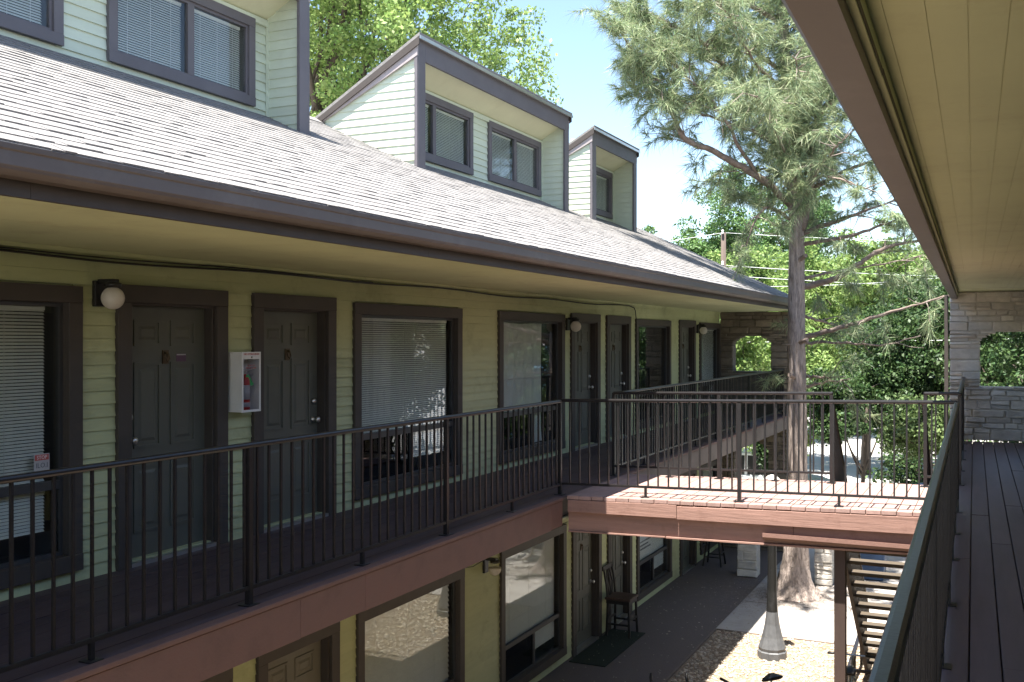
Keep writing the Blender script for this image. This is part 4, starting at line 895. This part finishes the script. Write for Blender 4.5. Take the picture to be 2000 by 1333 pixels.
PINE = {
 'L7': [(-3.62, 20.41, 3.64), (-4.16, 19.93, 3.98), (-4.65, 19.48, 4.17), (-5.16, 19.13, 4.38), (-5.74, 18.74, 4.89), (-6.28, 18.38, 5.35)],
 'L8': [(-3.7, 20.48, 4.86), (-4.04, 19.33, 5.13), (-4.22, 18.47, 5.59), (-4.43, 17.81, 5.98)],
 'L9': [(-3.79, 20.55, 6.4), (-4.38, 20.49, 7.38), (-5.12, 20.58, 8.15)],
 'L10': [(-4.1, 19.63, 3.11), (-4.36, 19.06, 3.67), (-4.63, 18.6, 4.27), (-5.06, 18.07, 4.75), (-5.42, 17.68, 5.07)],
 'L11': [(-4.33, 21.74, 4.99), (-5.12, 21.91, 5.65), (-6.0, 21.83, 6.29), (-6.84, 21.54, 6.76)],
 'R13': [(-3.09, 20.33, 4.57), (-2.58, 19.46, 5.09), (-2.16, 18.89, 5.44)],
 'trunk': [(-3.56, 20.33, -5.05), (-3.54, 20.39, -4.55), (-3.51, 20.46, -3.36), (-3.51, 20.46, -1.86), (-3.52, 20.46, -0.36), (-3.52, 20.46, 1.04), (-3.52, 20.46, 1.94), (-3.54, 20.45, 2.64), (-3.6, 20.42, 3.44), (-3.68, 20.49, 4.66), (-3.77, 20.56, 5.9), (-3.86, 20.52, 7.31), (-3.99, 20.57, 9.28), (-4.08, 20.52, 11.31)],
 'forkB': [(-3.46, 20.48, 2.14), (-3.3, 20.45, 2.73), (-3.2, 20.39, 3.41), (-3.07, 20.34, 4.57), (-2.92, 20.3, 5.92), (-2.81, 20.35, 7.49), (-2.74, 20.38, 9.45)],
 'L1': [(-3.62, 20.41, 2.64), (-4.1, 19.63, 3.11), (-4.62, 18.94, 3.43), (-5.18, 18.34, 3.72), (-5.38, 18.03, 4.27), (-5.63, 17.8, 4.62), (-5.83, 17.48, 5.07), (-5.97, 17.31, 5.41)],
 'L2': [(-3.67, 20.5, 4.16), (-4.21, 19.69, 4.6), (-4.64, 19.04, 5.17), (-4.98, 18.66, 5.55), (-5.48, 18.2, 5.82), (-5.93, 17.77, 5.9)],
 'L3': [(-3.72, 20.47, 5.17), (-4.54, 20.31, 5.88), (-5.24, 20.2, 6.55), (-6.01, 19.95, 7.25)],
 'L4': [(-3.77, 20.45, 6.17), (-4.54, 19.42, 6.57), (-5.28, 18.52, 7.16), (-5.91, 18.0, 7.56)],
 'L5': [(-3.62, 20.41, 2.34), (-3.9, 19.61, 2.51), (-4.1, 19.19, 2.14), (-4.18, 19.04, 1.65)],
 'L6': [(-3.66, 20.39, 3.14), (-4.22, 20.68, 3.42), (-4.77, 20.86, 3.33), (-4.98, 20.87, 2.98)],
 'F1': [(-3.6, 20.42, 3.34), (-3.61, 19.09, 3.7), (-3.58, 17.99, 3.95), (-3.57, 17.11, 4.03)],
 'F2': [(-3.28, 20.46, 2.83), (-2.93, 19.41, 3.14), (-2.53, 18.49, 3.33), (-2.27, 17.73, 3.35)],
 'F3': [(-3.62, 20.41, 4.24), (-3.24, 19.04, 4.69), (-3.14, 17.98, 4.88)],
 'B1': [(-3.62, 20.41, 3.64), (-4.33, 21.74, 4.56), (-5.1, 22.81, 5.29)],
 'B2': [(-3.09, 20.44, 4.4), (-2.71, 21.95, 5.08), (-2.24, 23.27, 5.65)],
 'R0': [(-3.09, 20.33, 4.37), (-2.31, 20.25, 4.96), (-1.59, 20.26, 5.45)],
 'R1': [(-3.35, 20.54, 2.09), (-2.63, 20.55, 2.35), (-2.16, 20.55, 2.48), (-1.53, 20.62, 2.69)],
 'R2': [(-3.26, 20.47, 2.93), (-2.6, 20.34, 3.21), (-2.13, 20.23, 3.35), (-1.67, 20.22, 3.51)],
 'R3': [(-3.35, 20.54, 1.86), (-2.53, 20.48, 1.98), (-1.97, 20.52, 2.17), (-1.26, 20.64, 2.44)],
 'R4': [(-3.32, 20.55, 1.04), (-2.7, 20.4, 1.22), (-2.32, 20.36, 1.45), (-1.96, 20.42, 1.7), (-1.35, 20.6, 1.86), (-0.82, 20.74, 1.95)],
 'R5': [(-3.32, 20.55, 1.21), (-2.8, 21.13, 1.38), (-2.09, 21.69, 1.5), (-1.36, 22.25, 1.7)],
 'R6': [(-3.32, 20.55, 0.07), (-2.69, 20.3, 0.23), (-2.12, 20.13, 0.4), (-1.48, 19.98, 0.6), (-0.83, 19.96, 0.77)],
 'R7': [(-3.35, 20.54, -0.07), (-2.72, 20.5, -0.05), (-1.98, 20.63, -0.1), (-1.27, 20.75, 0.06)],
 'R8': [(-3.32, 20.55, 0.44), (-3.03, 21.35, 0.33), (-2.71, 21.95, 0.23)],
 'R9': [(-3.32, 20.55, -0.71), (-2.97, 20.28, -0.72), (-2.57, 20.13, -0.71)],
 'R10': [(-3.32, 20.55, -0.91), (-2.89, 20.42, -0.8), (-2.5, 20.28, -0.74)],
 'R11': [(-3.06, 20.23, 5.23), (-2.38, 20.88, 6.01), (-1.87, 21.46, 6.71)],
 'R12': [(-3.28, 20.46, 3.22), (-2.56, 19.36, 2.92), (-2.04, 18.61, 2.6)],
}
# ------------------------------------------------------------------ trees
def smooth_path(pts, k=4):
    pts = [np.array(p, float) for p in pts]; P = [pts[0] * 2 - pts[1]] + pts + [pts[-1] * 2 - pts[-2]]; out = []
    for i in range(1, len(P) - 2):
        a, b, c, d = P[i - 1:i + 3]
        for j in range(k):
            t = j / k; out.append(.5 * (2 * b + (c - a) * t + (2 * a - 5 * b + 4 * c - d) * t * t + (3 * b - a - 3 * c + d) * t ** 3))
    out.append(pts[-1]); return out
def unit(v): return v / (np.linalg.norm(v) + 1e-9)

def pine_tree():
    T = thing('pine_tree', 'tall pine with flared reddish trunk and long drooping needles beyond the footbridge', 'tree', (-3.55, 20.3, GZ))
    tr = smooth_path(PINE['trunk'], 5); n = len(tr); m = MB(); rg0 = random.Random(9)
    rad = []
    for p in tr:
        h = p[2] - GZ
        r = .215 - .0105 * h + .25 * math.exp(-max(h, 0) / .26) + .05 * math.exp(-max(h, 0) / 1.2)
        rad.append(max(.03, r))
    tr[0] = tr[0].copy(); tr[0][2] = GZ - .08
    nn = 44; ridge = [rg0.uniform(-.055, .055) for _ in range(nn)]; lob = [rg0.uniform(-1, 1) for _ in range(nn)]; lob = [(lob[i - 2] + lob[i - 1] + lob[i] + lob[(i + 1) % nn] + lob[(i + 2) % nn]) / 2.2 for i in range(nn)]
    dense = []; dr = []
    for i in range(len(tr) - 1):
        for q in range(4): dense.append(tr[i] + (tr[i + 1] - tr[i]) * q / 4); dr.append(rad[i] + (rad[i + 1] - rad[i]) * q / 4)
    dense.append(tr[-1]); dr.append(rad[-1])
    for p, r in zip(dense, dr):
        h = max(0, p[2] - GZ)
        for k in range(nn):
            a = 2 * math.pi * k / nn; sh = int(h * 1.7) * 7
            f = 1 + ridge[(k + sh) % nn] * (1 - (h * 1.7 % 1) * .0) + .15 * math.exp(-h / .3) * lob[k] + rg0.uniform(-.03, .03)
            m.v.append((p[0] + r * f * math.cos(a), p[1] + r * f * math.sin(a), p[2]))
    for i in range(len(dense) - 1):
        for k in range(nn): m.f.append((i * nn + k, i * nn + (k + 1) % nn, (i + 1) * nn + (k + 1) % nn, (i + 1) * nn + k))
    trunk = m.build('trunk', M['bark_pine'], T, smooth=True)
    needles_c = []; needles_d = []; twigs = MB()
    lush = dict(forkB=.7, L1=1.3, L2=1.5, L3=1.4, L4=1.3, L7=1.3, L8=1.2, L9=1.2, L10=1.3, L11=1.2, R13=.8, L5=.8, L6=.7, F1=.7, F2=.3, F3=.8, B1=.8, B2=.5, R0=.8, R1=.55, R2=.6, R3=.42, R4=.42, R5=.4, R6=.14, R7=.03, R8=.15, R9=.05, R10=.05, R11=.8, R12=.25)
    r0s = dict(forkB=.105, L1=.085, L2=.075, L3=.06, L4=.06, R4=.075, R6=.065, R1=.06, R2=.06, R3=.055, R0=.06)
    rg = random.Random(5)
    for k, pts in PINE.items():
        if k == 'trunk': continue
        ax = min(tr, key=lambda q: abs(q[2] - pts[0][2])); s0 = np.array(pts[0])
        if np.linalg.norm(ax - s0) < .45 and k != 'forkB': pts = [tuple(ax * .75 + s0 * .25 + np.array([0, 0, -.03]))] + list(pts)
        path = smooth_path(pts, 5); N = len(path); r0 = r0s.get(k, .042)
        path = [p + np.array([rg.uniform(-.02, .02) for _ in range(3)]) * (1 if i else 0) for i, p in enumerate(path)]
        MB().tube(path, [max(.010, r0 * (1 - .8 * i / (N - 1))) for i in range(N)], 8, jit=.06).build('branch', M['bark_limb'], T, smooth=True)
        lu = lush[k]; L = sum(np.linalg.norm(path[i + 1] - path[i]) for i in range(N - 1))
        if k == 'forkB': st = .15
        else: st = .28
        nb = int(L * 6.6 * lu) + 2
        for b in range(nb):
            s = st + (1 - st) * rg.random() ** .8; i = min(N - 2, int(s * (N - 1))); p = path[i] + (path[i + 1] - path[i]) * rg.random(); t = unit(path[i + 1] - path[i])
            d = unit(t * .7 + np.array([rg.gauss(0, .7), rg.gauss(0, .7), rg.gauss(.05, .5)])); ln = rg.uniform(.35, 1.05) * (1.1 - .35 * s)
            e1 = p + d * ln * .5 + np.array([0, 0, .05]); e2 = p + d * ln + np.array([0, 0, rg.uniform(-.22, .12)])
            twigs.tube([p, e1, e2], [.013, .008, .004], 4, cap=False)
            for q in (.45, .62, .78, .9, 1.0):
                c = p + (e2 - p) * q; sub = rg.random()
                if sub < .80 or q == 1:
                    dd = unit((e2 - p) * .9 + np.array([rg.gauss(0, .45), rg.gauss(0, .45), rg.gauss(.0, .4)]))
                    c2 = c + dd * rg.uniform(.05, .30)
                    needles_c.append(c2); needles_d.append(dd)
        for _ in range(2 if lu < .3 else 0):
            pass
        for _ in range(int(6 * lu) + (5 if lu < .5 else 1)):     # dead twigs
            s = rg.uniform(.1, .95); i = int(s * (N - 1)); d = unit(np.array([rg.gauss(0, 1), rg.gauss(0, 1), rg.gauss(-.2, .8)])); ln = rg.uniform(.2, .55)
            twigs.tube([path[i], path[i] + d * ln * .5 + np.array([0, 0, -.03]), path[i] + d * ln], [.009, .006, .003], 4, cap=False)
    # stubs where limbs broke off
    for (dx, z) in ((.2, -.05), (-.05, -.72), (.18, 1.55), (-.15, 2.2)):
        MB().tube([(-3.50 + dx * .5, 20.2, z), (-3.50 + dx * 1.3, 19.98, z + .05)], [.05, .04], 8).build('stub', M['bark_limb'], T)
    # top tufts on the leaders
    for k in ('trunk', 'forkB'):
        pts = smooth_path(PINE[k], 8)
        for p in pts:
            if p[2] > 3.0:
                for _ in range(7):
                    d = unit(np.array([rg.gauss(0, 1), rg.gauss(0, 1), rg.gauss(.3, .6)])); c = p + d * rg.uniform(.3, 1.1); twigs.tube([p, p + d * .3, c], [.012, .008, .004], 4, cap=False)
                    for _ in range(3): needles_c.append(c + np.array([rg.gauss(0, .14) for _ in range(3)])); needles_d.append(unit(d + np.array([rg.gauss(0, .4) for _ in range(3)])))
    kind(twigs.build('twigs', M['twig'], T), 'stuff')
    C = np.array(needles_c); D = np.array(needles_d); K = 46; n = len(C)
    along = RNG.uniform(-.20, .05, (n, K, 1)); base = C[:, None] + D[:, None] * along
    dirs = D[:, None] * RNG.uniform(.35, 1.1, (n, K, 1)) + RNG.normal(0, .50, (n, K, 3)); dirs /= np.linalg.norm(dirs, axis=2, keepdims=True)
    ln = RNG.uniform(.16, .30, (n, K, 1)); tip = base + dirs * ln; tip[..., 2] -= (ln[..., 0] ** 2) * RNG.uniform(.5, 2.0, (n, K))
    mid = base + dirs * ln * .5 + np.array([0, 0, .006]); side = np.cross(dirs, RNG.normal(0, 1, (n, K, 3))); side /= np.linalg.norm(side, axis=2, keepdims=True) + 1e-9; w = .0056
    V = np.stack([base - side * w, base + side * w, tip], 2).reshape(-1, 3); F = np.arange(len(V)).reshape(-1, 3)
    kind(place(npmesh('crown', V, F, M['needle']), 'crown', T), 'stuff')
    return n
NT = pine_tree()

def leaf_tree(label, base, clumps_c, rad, nclump, per, leaf, mat, seed, trunk_r=.2, limbs=10, flat=.8, group=None, clump_r=.55, name='tree', bark='bark', hollow=.35, forks=None, droop=0, zmin=None):
    """trunk and limbs reaching clumps of leaves spread unevenly through an ellipsoid"""
    rg = np.random.default_rng(seed); base = np.array(base, float); cc = np.array(clumps_c, float); rad = np.array(rad, float)
    T = thing(name, label, 'tree' if name.endswith('tree') else 'shrub', tuple(base), 0, group)
    # clump centres: a few big lobes, then clumps in the lobes
    nl = max(5, nclump // 22); lob = rg.normal(0, 1, (nl, 3)); lob /= np.linalg.norm(lob, axis=1, keepdims=True); lob *= rg.uniform(.45, .88, (nl, 1))
    if zmin is not None: lob[:, 2] = np.maximum(lob[:, 2], zmin)
    li = rg.integers(0, nl, nclump); cen = lob[li] + rg.normal(0, .21, (nclump, 3))
    rr = np.linalg.norm(cen, axis=1, keepdims=True); cen = np.where(rr > 1.08, cen / rr * rg.uniform(.9, 1.08, (nclump, 1)), cen)
    cen = cc + cen * rad
    m = MB(); top = cc + np.array([0, 0, -.1 * rad[2]]); mid = (base + top) / 2 + rg.normal(0, .03, 3) * rad
    path = smooth_path([base + np.array([0, 0, -.1]), base + (mid - base) * .5, mid, top], 4)
    m.tube(path, [trunk_r * (1.5 if i == 0 else 1 - .55 * i / (len(path) - 1)) for i in range(len(path))], 10, jit=.06); m.build('trunk', M[bark], T, smooth=True)
    lt = cc + lob * rad * .9
    for i in range(min(limbs, nl)):
        j = rg.integers(len(path) // 2, len(path)); s = path[j]; e = lt[i]; mm = (s + e) / 2 + np.array([0, 0, -.06 * rad[2]]) + rg.normal(0, .06, 3) * rad
        pp = smooth_path([s, mm, e], 4); MB().tube(pp, [max(.012, trunk_r * .42 * (1 - .85 * q / (len(pp) - 1))) for q in range(len(pp))], 7, jit=.05).build('limb', M[bark], T, smooth=True)
    tw = MB()
    for i in range(0, nclump, 2):
        e = lt[li[i]]
        if np.linalg.norm(e - cen[i]) > 2.6 * clump_r: continue
        tw.tube([e, (e + cen[i]) / 2 + rg.normal(0, .05, 3), cen[i]], [.03, .018, .006], 4, cap=False)
    kind(tw.build('twigs', M[bark], T), 'stuff')
    n = nclump * per; idx = np.repeat(np.arange(nclump), per); cr = clump_r * rg.uniform(.55, 1.35, nclump)
    off = rg.normal(0, 1, (n, 3)); off /= np.linalg.norm(off, axis=1, keepdims=True); od = off.copy(); off *= rg.uniform(.35, 1.15, (n, 1)) ** .7; off[:, 2] *= .72; P = cen[idx] + off * cr[idx][:, None] * .8
    P[:, 2] -= droop * rg.random(n) * np.abs(off[:, 0])
    a = rg.normal(0, 1, (n, 3)); a[:, 2] -= .25; a /= np.linalg.norm(a, axis=1, keepdims=True)
    nrm = rg.normal(0, .55, (n, 3)) + od * .9 + np.array([0, 0, flat * .6]); b = np.cross(a, nrm); b /= np.linalg.norm(b, axis=1, keepdims=True) + 1e-9
    L = leaf * rg.uniform(.6, 1.25, (n, 1)); wv = L * .27; k = np.cross(a, b) * L * .10
    V = np.stack([P - a * L * .5, P + b * wv - k, P + a * L * .5 - k * 1.2, P - b * wv - k], 1).reshape(-1, 3); F = np.arange(4 * n).reshape(-1, 4)
    kind(place(npmesh('crown', V, F, M[mat]), 'crown', T), 'stuff')
    return T
leaf_tree('large lime-green shade tree rising behind the roof between dormers', (-16.0, 22.5, GZ), (-16.2, 22.4, 8.2), (6.6, 6.0, 6.2), 760, 170, .125, 'leaf_lime', 11, .34, 30, clump_r=.62, name='shade_tree', zmin=-.8)
G1 = 'trees beyond the street'
leaf_tree('broad mid-green tree behind the utility pole, left of the pine', (-15.5, 52, GZ), (-15.2, 52, 2.3), (5.0, 4.5, 4.6), 300, 210, .17, 'leaf_mid', 21, .25, 12, group=G1, clump_r=.72, name='shade_tree')
leaf_tree('taller green tree just left of the pine trunk in the distance', (-10.3, 50, GZ), (-10.3, 50, 3.2), (3.8, 4.0, 5.0), 300, 210, .17, 'leaf_mid', 22, .25, 12, group=G1, clump_r=.72, name='shade_tree')
leaf_tree('bright low tree filling the gap below the pole, beside the pine', (-8.2, 42, GZ), (-8.2, 42, .6), (3.6, 3.0, 3.2), 240, 210, .15, 'leaf_lime', 23, .2, 10, group=G1, clump_r=.62, name='shade_tree', zmin=-.7)
leaf_tree('yellow-green tree seen between the pine limbs, just right of trunk', (-4.4, 40, GZ), (-4.4, 40, .9), (3.6, 3.0, 3.3), 260, 210, .15, 'leaf_lime', 24, .2, 10, group=G1, clump_r=.62, name='shade_tree', zmin=-.7)
leaf_tree('green tree with top below the pine branches at centre right', (-1.0, 44, GZ), (-.9, 44, .2), (4.0, 3.0, 3.6), 280, 210, .16, 'leaf_mid', 25, .2, 10, group=G1, clump_r=.62, name='shade_tree', zmin=-.7)
leaf_tree('dense dark evergreen tree in front of the near building corner post', (-2.0, 31.5, GZ), (-1.75, 31.5, -.55), (2.9, 2.2, 2.25), 360, 150, .125, 'leaf_dark', 26, .14, 14, clump_r=.55, name='evergreen_tree', zmin=-.75)
leaf_tree('dark leaning evergreen with thin stems against the bright street', (-3.4, 29.5, GZ), (-3.2, 29.6, -1.6), (1.5, 1.5, 1.4), 130, 140, .12, 'leaf_dark', 27, .08, 10, clump_r=.45, name='evergreen_tree', zmin=-.6)
leaf_tree('pale-leaved bush behind the stair head, lit from above', (-1.35, 24.8, GZ), (-1.35, 24.9, -2.1), (1.0, .8, .9), 110, 120, .10, 'leaf_pale', 28, .05, 8, clump_r=.34, name='leafy_shrub')
leaf_tree('sparse dark shrub with bare stems below the pale bush', (-1.5, 27.5, GZ), (-1.3, 27.5, -3.0), (1.7, 1.0, 1.0), 46, 70, .11, 'leaf_dark', 29, .06, 12, clump_r=.36, name='leafy_shrub')
leaf_tree('dark tree seen through the arched opening of the near stone wall', (1.4, 29, GZ), (1.2, 29, -.6), (1.9, 2.0, 2.6), 260, 130, .12, 'leaf_dark', 30, .12, 12, clump_r=.5, name='evergreen_tree')
leaf_tree('bright tree behind the dark one in the near stone opening', (2.6, 38, GZ), (2.2, 38, -.4), (3.4, 2.5, 3.0), 200, 120, .18, 'leaf_mid', 31, .15, 8, clump_r=.7, name='shade_tree')
leaf_tree('green bush filling the upper arch of the far stone wall', (-6.3, 31, GZ), (-6.2, 31, -1.2), (2.0, 1.6, 2.0), 220, 130, .13, 'leaf_lime', 32, .09, 10, clump_r=.5, name='leafy_shrub')
leaf_tree('dark potted bush seen through the lower arch of the far stone wall', (-5.3, 26.6, GZ), (-5.3, 26.6, -2.75), (.75, .6, .7), 60, 110, .10, 'leaf_dark', 33, .04, 8, clump_r=.3, name='leafy_shrub')
rgx = random.Random(3); k = 0
for (x, y, r, h, mt, lb) in ((8, 56, 5, 4.6, 'leaf_mid', 'rounded tree far behind the near building, right of the street'), (2.5, 60, 4.6, 3.6, 'leaf_mid', 'far street tree hidden mostly by the evergreens'), (-4.5, 64, 5, 3.4, 'leaf_mid', 'farthest tree straight behind the pine trunk'), (-22, 58, 5, 3.0, 'leaf_mid', 'distant tree low behind the roof ridge at left'), (-6.5, 56, 4.5, 4.0, 'leaf_mid', 'far tree filling sky just right of the pine trunk')):
    leaf_tree(lb, (x, y, GZ), (x, y, h - 4.2), (r, 4, 4.6), 200, 170, .21, mt, 50 + k, .22, 6, group=G1, clump_r=.85, name='shade_tree', zmin=-.8); k += 1

# ------------------------------------------------------------------ street: poles, wires, cars, blue house
n = 5000; rr = np.abs(RNG.normal(0, .75, n)) + .25; aa = RNG.uniform(0, 6.283, n); cc = np.stack([-3.55 + rr * np.cos(aa), 20.3 + rr * np.sin(aa), np.full(n, GZ + .006)], 1)
dd = RNG.normal(0, 1, (n, 3)); dd[:, 2] *= .06; dd /= np.linalg.norm(dd, axis=1, keepdims=True); sd = np.cross(dd, [0, 0, 1.]); ll = RNG.uniform(.06, .16, (n, 1))
lit = kind(place(npmesh('needle_litter', np.stack([cc - sd * .004, cc + sd * .004, cc + dd * ll], 1).reshape(-1, 3), np.arange(3 * n).reshape(-1, 3), M['twig']), 'needle_litter'), 'stuff'); tag(lit, 'brown fallen needles scattered round the pine trunk', 'litter')
n = 900; cc = np.stack([RNG.uniform(-5.9, -.6, n), RNG.uniform(12, 22, n), np.full(n, GZ + .014)], 1); an = RNG.uniform(0, 6.283, n); a1 = np.stack([np.cos(an), np.sin(an), RNG.normal(0, .2, n)], 1) * RNG.uniform(.012, .03, (n, 1)); b1 = np.stack([-np.sin(an), np.cos(an), RNG.normal(0, .2, n)], 1) * .009
lit = kind(place(npmesh('fallen_leaves', np.stack([cc - a1, cc + b1, cc + a1, cc - b1], 1).reshape(-1, 3), np.arange(4 * n).reshape(-1, 4), M['pebble']), 'fallen_leaves'), 'stuff'); tag(lit, 'small dry leaves scattered over the courtyard paving', 'litter')
def pole(x, y, ztop, label, arm=True):
    T = thing('utility_pole', label, 'utility pole', (x, y, GZ)); MB().tube([(x, y, GZ - .1), (x, y, ztop)], [.12, .085], 10).build('shaft', M['pole_wood'], T, smooth=True)
    if arm:
        for dz in (.05, 1.15, 1.55): MB().lathe([(.03, 0), (.05, .03), (.03, .08), (.045, .1), (.02, .15)], (x, y - .12, ztop - dz), 8).build('insulator', M['white'], T)
        MB().bar((x, y, ztop - 1.3), (x + .5, y - .1, ztop - 1.2), .05, .05).build('bracket', M['metal'], T)
    return T
P1 = (-8.658, 35.725, 3.762); pole(P1[0], P1[1], P1[2], 'brown utility pole standing in front of the far green trees')
P2 = (0.567, 36.766, 1.056); pole(P2[0], P2[1], P2[2] + 1.0, 'reddish pole seen through the arched opening of the near stone wall', False)
def wire(a, b, sag, label):
    a = np.array(a); b = np.array(b); pts = [a + (b - a) * t - np.array([0, 0, sag * 4 * t * (1 - t)]) for t in np.linspace(0, 1, 14)]
    tag(MB().tube(pts, .009, 5).build('wire', M['wire'], smooth=True), label, 'wire', 'overhead wires')
for dz, nm in ((.0, 'top'), (-1.15, 'middle'), (-1.5, 'bottom')):
    a = np.array(P1) + np.array([0, 0, dz]); wire(a + np.array([-22, 6, -.4]), a, .35, f'{nm} overhead wire running left from the utility pole'); wire(a, a + np.array([24, 6, -.5]), .4, f'{nm} overhead wire running right from the utility pole behind the pine')
wire((-7.568, 36.241, 1.872), (0.203, 33.276, 2.01), .12, 'pale overhead wire crossing behind the lower pine limbs'); wire((-8.377, 33.646, -0.068), (1.288, 33.789, 0.06), .05, 'thin wire crossing behind the arched openings')

def car(label, loc, rz, mat, h=1.45, L=4.5, hood=.92):
    T = thing('parked_car', label, 'car', loc, rz, 'cars parked on the street'); F = WORLD[T]; w = .88
    prof = [(-L / 2, .32), (-L / 2 - .02, .62), (-L / 2 + .1, .90), (-L * .34, hood + .04), (L * .20, hood + .02), (L * .42, hood - .12), (L / 2, .66), (L / 2 + .02, .38), (L / 2 - .1, .22), (-L / 2 + .1, .22)]
    m = MB(); n = len(prof)
    secs = ((-w, .94, .0), (-w * .98, 1, 0), (w * .98, 1, 0), (w, .94, 0))
    P = [(x * (1 if abs(s) < w else .985), s, .22 + (z - .22) * k) for s, k, _ in secs for x, z in prof]
    Fc = [(a * n + i, a * n + (i + 1) % n, (a + 1) * n + (i + 1) % n, (a + 1) * n + i) for a in range(3) for i in range(n)] + [tuple(range(n))[::-1], tuple(range(3 * n, 4 * n))]
    m.add(P, Fc); m.build('body', M[mat], T, F, bevel=.03)
    cab = [(-L * .40, hood), (-L * .27, h - .06), (-L * .2, h), (L * .06, h), (L * .10, h - .03), (L * .27, hood)]
    m = MB(); k = len(cab); P = [(x, s * (w - .04 - .16 * (z - hood) / (h - hood)), z) for s in (-1, 1) for x, z in cab]
    m.add(P, [(i, (i + 1) % k, (i + 1) % k + k, i + k) for i in range(k)] + [tuple(range(k))[::-1], tuple(range(k, 2 * k))]); m.build('cabin', M[mat], T, F, bevel=.03)
    for s in (-1, 1):
        for a, b, c, d in ((-L * .33, -L * .24, -L * .07, -L * .07), (-L * .05, -L * .05, L * .07, L * .20)):
            yb = s * (w - .035 - .0); yt = s * (w - .035 - .16 * .82)
            MB().add([(a, yb, hood + .05), (b, yt, h - .08), (c, yt, h - .08), (d, yb, hood + .05), (a, yb - .02 * s, hood + .05), (b, yt - .02 * s, h - .08), (c, yt - .02 * s, h - .08), (d, yb - .02 * s, hood + .05)], [(0, 1, 2, 3), (7, 6, 5, 4), (0, 4, 5, 1), (1, 5, 6, 2), (2, 6, 7, 3), (3, 7, 4, 0)]).build('side_window', M['black'], T, F)
        for x in (-L * .31, L * .31):
            R = Matrix.Rotation(math.radians(90), 4, 'X')
            o = MB().lathe([(.20, -.1), (.31, -.1), (.33, -.06), (.33, .06), (.31, .1), (.2, .1)], (x, s * (w - .1), .33), 20, R).build('wheel', M['rubber'], T, F, smooth=True)
            MB().lathe([(.05, -.105), (.2, -.09), (.2, .09), (.05, .105)], (x, s * (w - .1), .33), 14, R).build('rim', M['alloy'], o, F)
        MB().box(L / 2 - .08, L / 2 + .03, s * .62 - .16, s * .62 + .16, .60, .72).build('headlight', M['white'], T, F); MB().box(-L / 2 - .03, -L / 2 + .06, s * .66 - .14, s * .66 + .14, .66, .80).build('tail_light', M['red'], T, F)
    m = MB(); m.add([(L * .265, -.72, hood + .02), (L * .265, .72, hood + .02), (L * .115, .62, h - .06), (L * .115, -.62, h - .06)], [(0, 1, 2, 3)]); m.add([(-L * .405, -.72, hood + .02), (-L * .405, .72, hood + .02), (-L * .285, .62, h - .08), (-L * .285, -.62, h - .08)], [(3, 2, 1, 0)]); m.build('windscreen', M['black'], T, F)
    return T
car('dark blue car parked beyond the courtyard, its roof just above the footbridge', (-.8, 27.2, GZ - .02), 0, 'car_blue')
car('white car parked far beyond the lower stone arch', (-6.6, 31.5, GZ - .02), math.radians(8), 'car_white', 1.6)

BH = thing('blue_house', 'blue clapboard house with white window frames, mirrored in a far upper window', 'house', (5.5, 50, GZ))
MB().box(1.9, 9, 42, 58, GZ, 2.6).build('wall', M['blue_siding'], BH)
z = GZ + .1
while z < 2.5:
    P = [(1.885, 42, z), (1.899, 42, z + .2), (1.885, 58, z), (1.899, 58, z + .2), (1.86, 42, z), (1.885, 42, z + .2), (1.86, 58, z), (1.885, 58, z + .2)]; MB().hexa(P).build('siding_board', M['blue_siding'], BH)
    P = [(1.86, 41.985, z), (1.86, 41.999, z + .2), (9, 41.985, z), (9, 41.999, z + .2), (1.86, 41.96, z), (1.86, 41.985, z + .2), (9, 41.96, z), (9, 41.985, z + .2)]; MB().hexa(P).build('siding_board', M['blue_siding'], BH); z += .2
def hwin(a, b, zb, face):
    if face == 'x':
        w = MB().box(1.80, 1.859, a, b, zb, zb + 1.5).build('window', M['white'], BH); m2 = (a + b) / 2
        for p, q in ((a + .1, m2 - .04), (m2 + .04, b - .1)): MB().box(1.79, 1.799, p, q, zb + .1, zb + 1.4).build('pane', M['black'], w)
    else:
        w = MB().box(a, b, 41.90, 41.959, zb, zb + 1.5).build('window', M['white'], BH); m2 = (a + b) / 2
        for p, q in ((a + .1, m2 - .04), (m2 + .04, b - .1)): MB().box(p, q, 41.89, 41.899, zb + .1, zb + 1.4).build('pane', M['black'], w)
for y in (44.5, 48.5, 52.5):
    for zb in (-3.9, -.6): hwin(y - .7, y + .7, zb, 'x')
for x in (3.6, 6.8):
    for zb in (-3.9, -.6): hwin(x - .7, x + .7, zb, 'y')
MB().ext_y([(1.3, 2.5), (1.3, 2.65), (5.45, 4.9), (9.6, 2.65), (9.6, 2.5)], 41.5, 58.5).build('roof', M['roof_grey'], BH)
leaf_tree('unseen dark tree added behind the near building end to darken window reflections', (8.5, 31, GZ), (8.5, 31, 1.0), (4.6, 4.2, 4.6), 260, 110, .22, 'leaf_dark', 71, .25, 8, clump_r=.72, name='shade_tree', zmin=-.9)  # out of view, added to put dark foliage in the window reflections
leaf_tree('second unseen tree added behind the near building to darken window reflections', (15, 34, GZ), (15, 34, 1.5), (5, 4.5, 5.2), 260, 110, .24, 'leaf_mid', 72, .25, 8, clump_r=.72, name='shade_tree', zmin=-.9)  # also out of view, added for darker reflections in the panes
leaf_tree('unseen dense evergreen added behind the near building end to block mirrored sky', (3.6, 23.2, GZ), (3.6, 23.4, -.2), (2.2, 2.6, 4.4), 330, 150, .13, 'leaf_dark', 73, .16, 10, clump_r=.6, name='evergreen_tree', zmin=-.95)  # out of view, added to block bright sky in the window reflection
